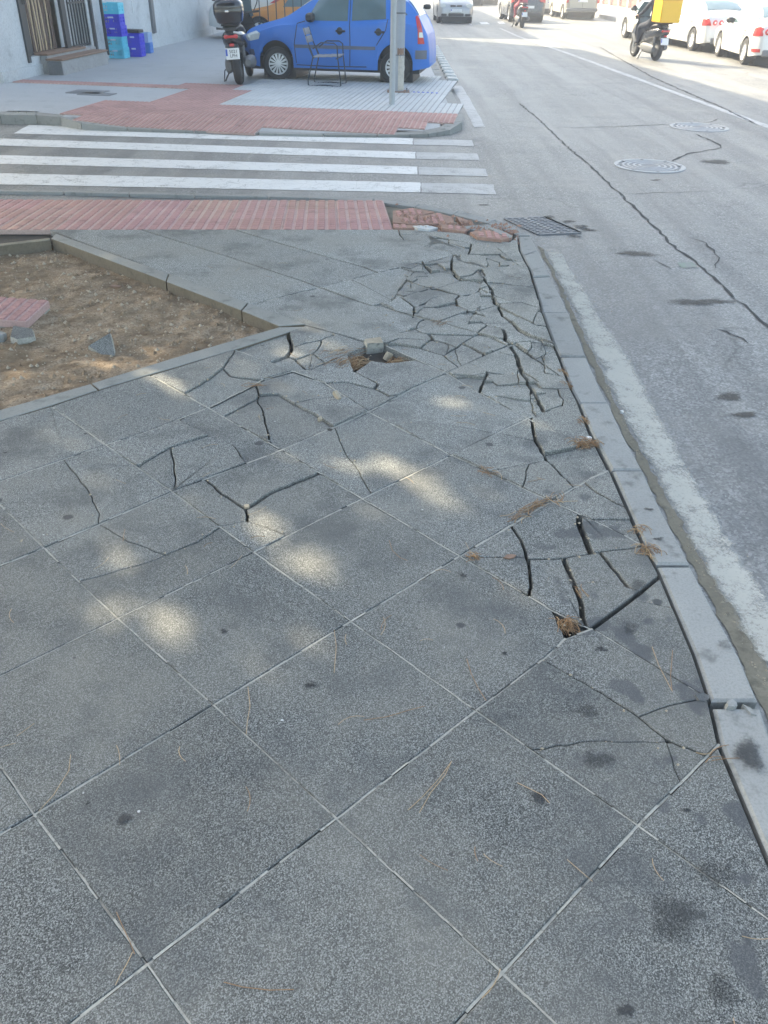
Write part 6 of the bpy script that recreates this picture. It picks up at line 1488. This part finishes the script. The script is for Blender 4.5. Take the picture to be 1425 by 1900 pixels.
rock('stone_fragment', 'pale concrete block sitting in the hole of the broken paving', (692, 652), .058, 'pebble', -.05, (.12, .05, .25), 8, poly=[(-.95, .55), (.95, .7), (1.0, -.45), (-.9, -.6)], th=.075, facemat='mortar')
rock('stone_fragment', 'small pale chip beside the concrete block in the hole', (716, 668), .03, 'pebble', -.05, (.3, .5, 1.0), 9, th=.05)
rock('stone_chip', 'pale sharp stone chip standing on the slabs left of the hole', (622, 738), .028, 'pebble', 0.003, (.5, .2, .3), 10, th=.03, poly=[(-.5, .9), (.2, 1.1), (.9, -.8), (.3, -.9)])
rock('stone_chip', 'small pale chip on the slab above the mortar joint', (593, 780), .014, 'pebble', 0.003, (.2, .2, .3), 12, th=.016)
rock('stone_chip', 'pale rubble piece wedged at the nearest kerb joint', (1352, 1316), .022, 'kerb', -.01, (.1, .1, .3), 13, th=.03)
rock('stone_chip', 'white chipped concrete edge piece at the nearest kerb joint', (1385, 1326), .022, 'kerb', -.02, (.1, .05, -.5), 14, th=.03, poly=[(-1, .5), (.2, .3), (1.2, -.6), (.4, -.8)])
rock('stone_chip', 'dark stone crumb left of the nearest kerb joint', (1300, 1300), .025, 'slab', -.012, (.1, .1, .3), 15, th=.02)
rock('pebble', 'small white pebble in the gutter beside the kerb', (1153, 767), .013, 'plastercrack', ZR + .004, (0, 0, 0), 16, cat='pebble', th=.016)
rock('pebble', 'white pebble lying in the needle-filled gap beside the kerb', (1092, 818), .016, 'plastercrack', -.01, (0, 0, 0), 17, cat='pebble', th=.02)
rock('mortar_crumb', 'pale mortar crumb in the crack of the middle slab', (458, 942), .016, 'pebble', -.006, (0, 0, 0), 18, cat='crumb', th=.012)
rock('mortar_crumb', 'dark bit set in for the chip hole above the bright patch', (612, 801), .018, 'bed', -.006, (0, 0, 0), 19, cat='crumb', th=.012)  # dark lump stands in for the chip hole
o = rock('dry_leaf', 'curled tan dry leaf on the soil near the pit edging', (214, 533), .045, 'stepbrown', zs + .015, (.2, .15, .4), 20, cat='leaf', th=.012, poly=[(-1, .0), (-.3, .35), (.5, .3), (1.0, .05), (.4, -.25), (-.4, -.3)])
o = rock('dry_leaf', 'small red-brown dry leaf on the broken slabs near the kerb', (946, 1034), .03, 'stepbrown', .004, (.1, .1, .4), 22, cat='leaf', th=.006, poly=[(-1, .0), (-.3, .45), (.5, .4), (1.0, .05), (.4, -.35), (-.4, -.4)])
c = G(22, 573, -.01); me = stud_tile(.36, 5, .05, .008, mats=('redtile', 'reddust')); o = link('loose_tile', me); o.location = (c[0], c[1], -.012); o.rotation_euler = (.05, .03, R_(-4)); o.color = (.9, .88, .9, 1); tag(o, 'loose pink studded tile lying on the bare soil', 'tile')
# second half of its thickness, the paler concrete backing
mb = MB(); mb.box((0, 0, -.058), (.355, .355, .02), None, .006); mb.build('backing', M['mortar'], o)
# gum spots, dark and flat
rg = random.Random(40); gum = [(578, 1270, .030), (416, 1171, .020), (1162, 1874, .024), (525, 887, .016), (158, 805, .011), (163, 1490, .010), (936, 1212, .012), (1275, 1503, .013), (10, 840, .010)]
gum += [(1115, 1205, .03), (1185, 1085, .045), (1170, 1165, .05), (1090, 1320, .05), (1200, 1240, .02), (1330, 1620, .07), (1250, 1700, .09), (1340, 1840, .05), (1110, 1410, .06), (1000, 1480, .03), (230, 1520, .025), (860, 1068, .022)]
for k, (x, y, rad) in enumerate(gum):
    c = G(x, y, .0022); blob('gum_spot', c[0], c[1], rad * 1.25, .0022 + .0001 * k, M['softgum'] if rad < .035 else M['softlarge'], pave, .8, 100 + k)
# ------------------------------------------------------------------ pebbles and needles
rp = random.Random(50); mb = MB()
for k in range(2200):
    x, y = rp.uniform(-3.6, -.6), rp.uniform(3.4, 7.2)
    if not inpoly((x, y), pitc): continue
    s = rp.choice([.004, .005, .006, .008, .010, .016]) * rp.uniform(.7, 1.3); z = soilz(x, y); n = len(mb.v)
    v = [(x + s * rp.uniform(.7, 1.2), y, z), (x, y + s * rp.uniform(.7, 1.2), z), (x - s * rp.uniform(.7, 1.2), y, z), (x, y - s * rp.uniform(.7, 1.2), z), (x, y, z + s * .9), (x, y, z - s)]
    mb.add(v, [(0, 1, 4), (1, 2, 4), (2, 3, 4), (3, 0, 4), (1, 0, 5), (2, 1, 5), (3, 2, 5), (0, 3, 5)])
o = mb.build('pebbles', M['pebble']); tag(o, 'scattered small pebbles and grit over the soil of the tree pit', 'pebbles', kind='stuff')
def needle(mb, p, ang, L, bend, z0, rise=0.0, r=.0011, n=5, pitch=0.0):
    pts = []
    for i in range(n):
        t = i / (n - 1); a = ang + bend * (t - .5); pts.append((p[0] + L * (t - .5) * math.cos(a), p[1] + L * (t - .5) * math.sin(a), z0 + rise * 4 * t * (1 - t) + pitch * t))
    mb.tube(pts, r, 4)
mbn = MB(); mbp = MB(); rn = random.Random(60)
def clump(px, n, spread, z, rise=.02, L=(.06, .13), along=None, zr=.02):
    c = np.array(G(*px, 0.0))
    for k in range(n):
        p = c + np.array([rn.gauss(0, spread), rn.gauss(0, spread * .7)]); ang = rn.uniform(0, math.pi) if along is None else along + rn.gauss(0, .2)
        needle(mbn if rn.random() < .75 else mbp, p, ang, rn.uniform(*L), rn.uniform(-1.0, 1.0), z + rn.uniform(0, zr), rise * rn.random(), .0013)
Aang = math.atan2(B_[1], B_[0])
clump((640, 672), 260, .045, -.04, .02, (.05, .11), Aang + .1, .04); clump((662, 668), 200, .04, -.04, .02, (.05, .1), None, .035); clump((740, 664), 60, .03, -.045, .02, (.04, .08), None, .03)
clump((985, 944), 14, .012, -.002, .004, (.08, .14), Aang); clump((962, 960), 9, .012, -.002, .004, (.08, .14), Aang); clump((1005, 935), 9, .01, -.002, .004, (.06, .1), Aang)
clump((1054, 1158), 55, .018, -.03, .03, (.04, .08), None, .03); clump((1080, 1100), 12, .012, -.01, .006, (.05, .09), 1.9); clump((878, 1035), 22, .012, -.008, .01, (.03, .06))
clump((1200, 1022), 40, .022, -.012, .02, (.04, .09), None, .02); clump((1188, 985), 14, .015, -.012, .02, (.05, .09)); clump((1085, 826), 60, .03, -.004, .02, (.05, .10), None, .015); clump((1078, 780), 30, .02, -.02, .015, (.05, .09), 1.9)
clump((1052, 715), 55, .022, -.02, .02, (.04, .09), None, .02); clump((1045, 690), 25, .018, -.02, .02, (.05, .1), 1.9); clump((815, 602), 14, .03, 0, .004, (.05, .1), Aang); clump((905, 880), 8, .03, .001, .006, (.05, .1)); clump((1030, 930), 10, .03, .001, .006, (.05, .1))
clump((640, 655), 18, .05, -.006, .01, (.06, .11), Aang); clump((470, 718), 8, .02, .001, .003, (.05, .09), .2); clump((1330, 1400), 4, .04, .001, .002, (.05, .09), .3)
for k in range(95):
    x, y = rn.uniform(-1.6, 1.0), rn.uniform(.8, 6.5)
    if inpoly((x, y), PIT) or not inpoly((x, y), REGION): continue
    needle(mbp if k % 3 else mbn, (x, y), rn.uniform(0, math.pi), rn.uniform(.03, .1), rn.uniform(-.6, .6), .003, .002, .0009)
for k in range(110):
    x, y = rn.uniform(-3.3, -.7), rn.uniform(3.7, 7.0)
    if inpoly((x, y), pitc): needle(mbn, (x, y), rn.uniform(0, math.pi), rn.uniform(.04, .11), rn.uniform(-1, 1), soilz(x, y) + .004, .006, .0012)
o = mbn.build('pine_needle_litter', M['needle']); tag(o, 'brown dry pine needles gathered in the cracks and hole', 'needles', kind='stuff')
o = mbp.build('pale_needle_litter', M['needle2']); tag(o, 'pale straw-coloured pine needles scattered over the slabs', 'needles', kind='stuff')
IND = [([(838, 1412), (825, 1440), (800, 1470), (778, 1508)], 'lower of two pale needles lying as a V on the front slab'), ([(838, 1412), (815, 1445), (785, 1478), (757, 1503)], 'upper of two pale needles lying as a V on the front slab'),
       ([(131, 1400), (128, 1430), (100, 1475), (72, 1505)], 'pale curved needle crossing the joint at the left edge'), ([(216, 1692), (228, 1720), (240, 1745), (250, 1770)], 'brown needle beside the joint at the lower left'), ([(246, 1766), (235, 1790), (222, 1812), (214, 1828)], 'short pale needle below the joint corner at the lower left'),
       ([(1210, 1200), (1222, 1235), (1235, 1260), (1248, 1284)], 'greenish needle crossing the wide joint near the kerb'), ([(1248, 1206), (1246, 1230), (1244, 1255), (1247, 1282)], 'straight reddish needle crossing the wide joint near the kerb'),
       ([(866, 1222), (874, 1250), (886, 1275), (902, 1300)], 'dark brown needle lying above the joint in the middle right slab'), ([(460, 1274), (464, 1310), (459, 1340), (457, 1362)], 'pale needle standing across the joint in the left middle slab'),
       ([(675, 1336), (720, 1330), (760, 1318), (788, 1310)], 'reddish needle lying flat on the slab above the V needles'), ([(620, 1168), (624, 1200), (622, 1225), (620, 1248)], 'pale needle below the corner of four slabs'), ([(415, 1822), (450, 1832), (500, 1838), (545, 1836)], 'reddish needle near the bottom edge of the pavement'),
       ([(960, 1452), (985, 1465), (1005, 1475), (1020, 1490)], 'faint pale needle right of the V needles'), ([(722, 1002), (728, 1022), (742, 1035), (756, 1040)], 'dark curved needle on the sunlit-edged slab in the middle'), ([(205, 802 + 0), (330, 1400), (331, 1399), (330, 1398)], None)]
for pts, lb in IND:
    if lb is None: continue
    P = [G(x, y, .004) for x, y in pts]; mb = MB(); mb.tube([(p[0], p[1], .0035 + .0025 * math.sin(i)) for i, p in enumerate(P)], .0010, 5); o = mb.build('pine_needle', M['needle2'] if 'pale' in lb or 'green' in lb else M['needle']); tag(o, lb, 'needle', 'single pine needles on the slabs')
# weeds at the far kerb
mb = MB(); rw2 = random.Random(70)
for px in ((48, 226), (70, 227), (42, 224)):
    c = G(*px, ZR)
    for k in range(40):
        a = rw2.uniform(0, 6.28); L = rw2.uniform(.06, .16); b_ = (c[0] + rw2.gauss(0, .06), c[1] + rw2.gauss(0, .02) - .02); w_ = .012; e = (b_[0] + math.cos(a) * .05, b_[1] - abs(math.sin(a)) * .05, ZR + L)
        mb.add([(b_[0] - w_, b_[1], ZR), (b_[0] + w_, b_[1], ZR), e], [(0, 1, 2)])
o = mb.build('weeds', M['leaf']); tag(o, 'small green weeds growing at the foot of the far kerb', 'weeds', kind='stuff')

# grit and crumbs lying in and beside the cracks and around the broken tiles
mb = MB(); rq = random.Random(90)
def crumb(x, y, z, s):
    v = [(x + s * rq.uniform(.6, 1.2), y + s * rq.uniform(-.3, .3), z), (x + s * rq.uniform(-.3, .3), y + s * rq.uniform(.6, 1.2), z), (x - s * rq.uniform(.6, 1.2), y, z), (x, y - s * rq.uniform(.6, 1.2), z), (x + s * rq.uniform(-.2, .2), y, z + s * rq.uniform(.6, 1.1))]
    mb.add(v, [(0, 1, 4), (1, 2, 4), (2, 3, 4), (3, 0, 4)])
for pts, w_, jag in LINES:
    if not jag: continue
    for a, b in zip(pts[:-1], pts[1:]):
        for k in range(int(np.linalg.norm(b - a) / .035) + 1):
            if rq.random() < .55: continue
            p = a + (b - a) * rq.random() + np.array([rq.gauss(0, .012), rq.gauss(0, .012)])
            if inpoly(p, REGION) and not inpoly(p, PIT): crumb(p[0], p[1], .001 + (.004 if p[1] > 3.3 else 0), rq.choice([.0018, .0025, .003, .004, .007]))
o = mb.build('grit', M['pebble']); tag(o, 'pale grit and mortar crumbs along the pavement cracks', 'grit', kind='stuff')
mb = MB()
for k in range(520):
    x_, y_ = rq.uniform(735, 965), 0; y_ = 405 + (x_ - 735) * .13 + rq.gauss(0, 8); q_ = G(x_, y_, -.01); crumb(q_[0], q_[1], -.03 + rq.uniform(0, .035), rq.choice([.006, .010, .016, .026]))
o = mb.build('tile_rubble', M['brokenred']); tag(o, 'reddish rubble crumbs around the broken tactile tiles', 'rubble', kind='stuff')
mb = MB()
for k in range(420):
    i_ = rq.randrange(len(KOUT) - 2); t_ = rq.random(); x_ = KOUT[i_][0] + (KOUT[i_ + 1][0] - KOUT[i_][0]) * t_; y_ = KOUT[i_][1] + (KOUT[i_ + 1][1] - KOUT[i_][1]) * t_; q_ = G(x_ + rq.expovariate(1 / 18.), y_, ZR); crumb(q_[0] + .03, q_[1], ZR + .004, rq.choice([.002, .003, .004, .006]))
o = mb.build('gutter_grit', M['pebble']); tag(o, 'loose sandy grit in the gutter beside the near kerb', 'grit', kind='stuff')

mb = MB()
for k in range(900):
    x_, y_ = rq.uniform(-3.4, -.65), rq.uniform(3.6, 7.2)
    if inpoly((x_, y_), pitc): crumb(x_, y_, soilz(x_, y_) - .003, rq.choice([.008, .012, .016, .024, .03]))
o = mb.build('clods', M['soil']); tag(o, 'small dry clods of earth over the tree pit soil', 'clods', kind='stuff')
mb = MB()
for k in range(260):
    x_, y_ = rq.uniform(-3.4, -.65), rq.uniform(3.6, 7.2)
    if inpoly((x_, y_), pitc): crumb(x_, y_, soilz(x_, y_), rq.choice([.004, .006, .009]))
o = mb.build('dark_litter', M['bark']); tag(o, 'dark bark crumbs and litter on the tree pit soil', 'litter', kind='stuff')
q_ = G(1392, 1400, .008); blob('kerb_stain', q_[0], q_[1], .10, .0085, M['softgum'], kerb, .7, 201, 1.2); q_ = G(1345, 1195, .008); blob('kerb_stain', q_[0], q_[1], .05, .0085, M['softlarge'], kerb, .8, 202)
q_ = G(1222, 1000, .008); blob('kerb_stain', q_[0], q_[1], .035, .0085, M['softgum'], kerb, .6, 203); q_ = G(1205, 945, .008); blob('kerb_stain', q_[0], q_[1], .03, .0085, M['softgum'], kerb, .6, 204)
# ------------------------------------------------------------------ haze: volume added for the pale veil over the far street
mb = MB(); mb.box((0, 48, 7.6), (150, 130, 18.0)); hz_o = mb.mesh('haze'); hm = bpy.data.materials.new('haze_veil'); hm.use_nodes = True; hn = hm.node_tree
for nd in list(hn.nodes):
    if nd.type == 'BSDF_PRINCIPLED': hn.nodes.remove(nd)
pv = hn.nodes.new('ShaderNodeVolumePrincipled'); pv.inputs['Color'].default_value = (0.96, 0.97, 1.0, 1); pv.inputs['Density'].default_value = 0.0045; pv.inputs['Anisotropy'].default_value = 0.35
hn.links.new(pv.outputs[0], [n_ for n_ in hn.nodes if n_.type == 'OUTPUT_MATERIAL'][0].inputs['Volume'])
ho = link('haze', hz_o, None, hm); tag(ho, 'pale bright haze added as a veil over the street', 'haze', kind='stuff')
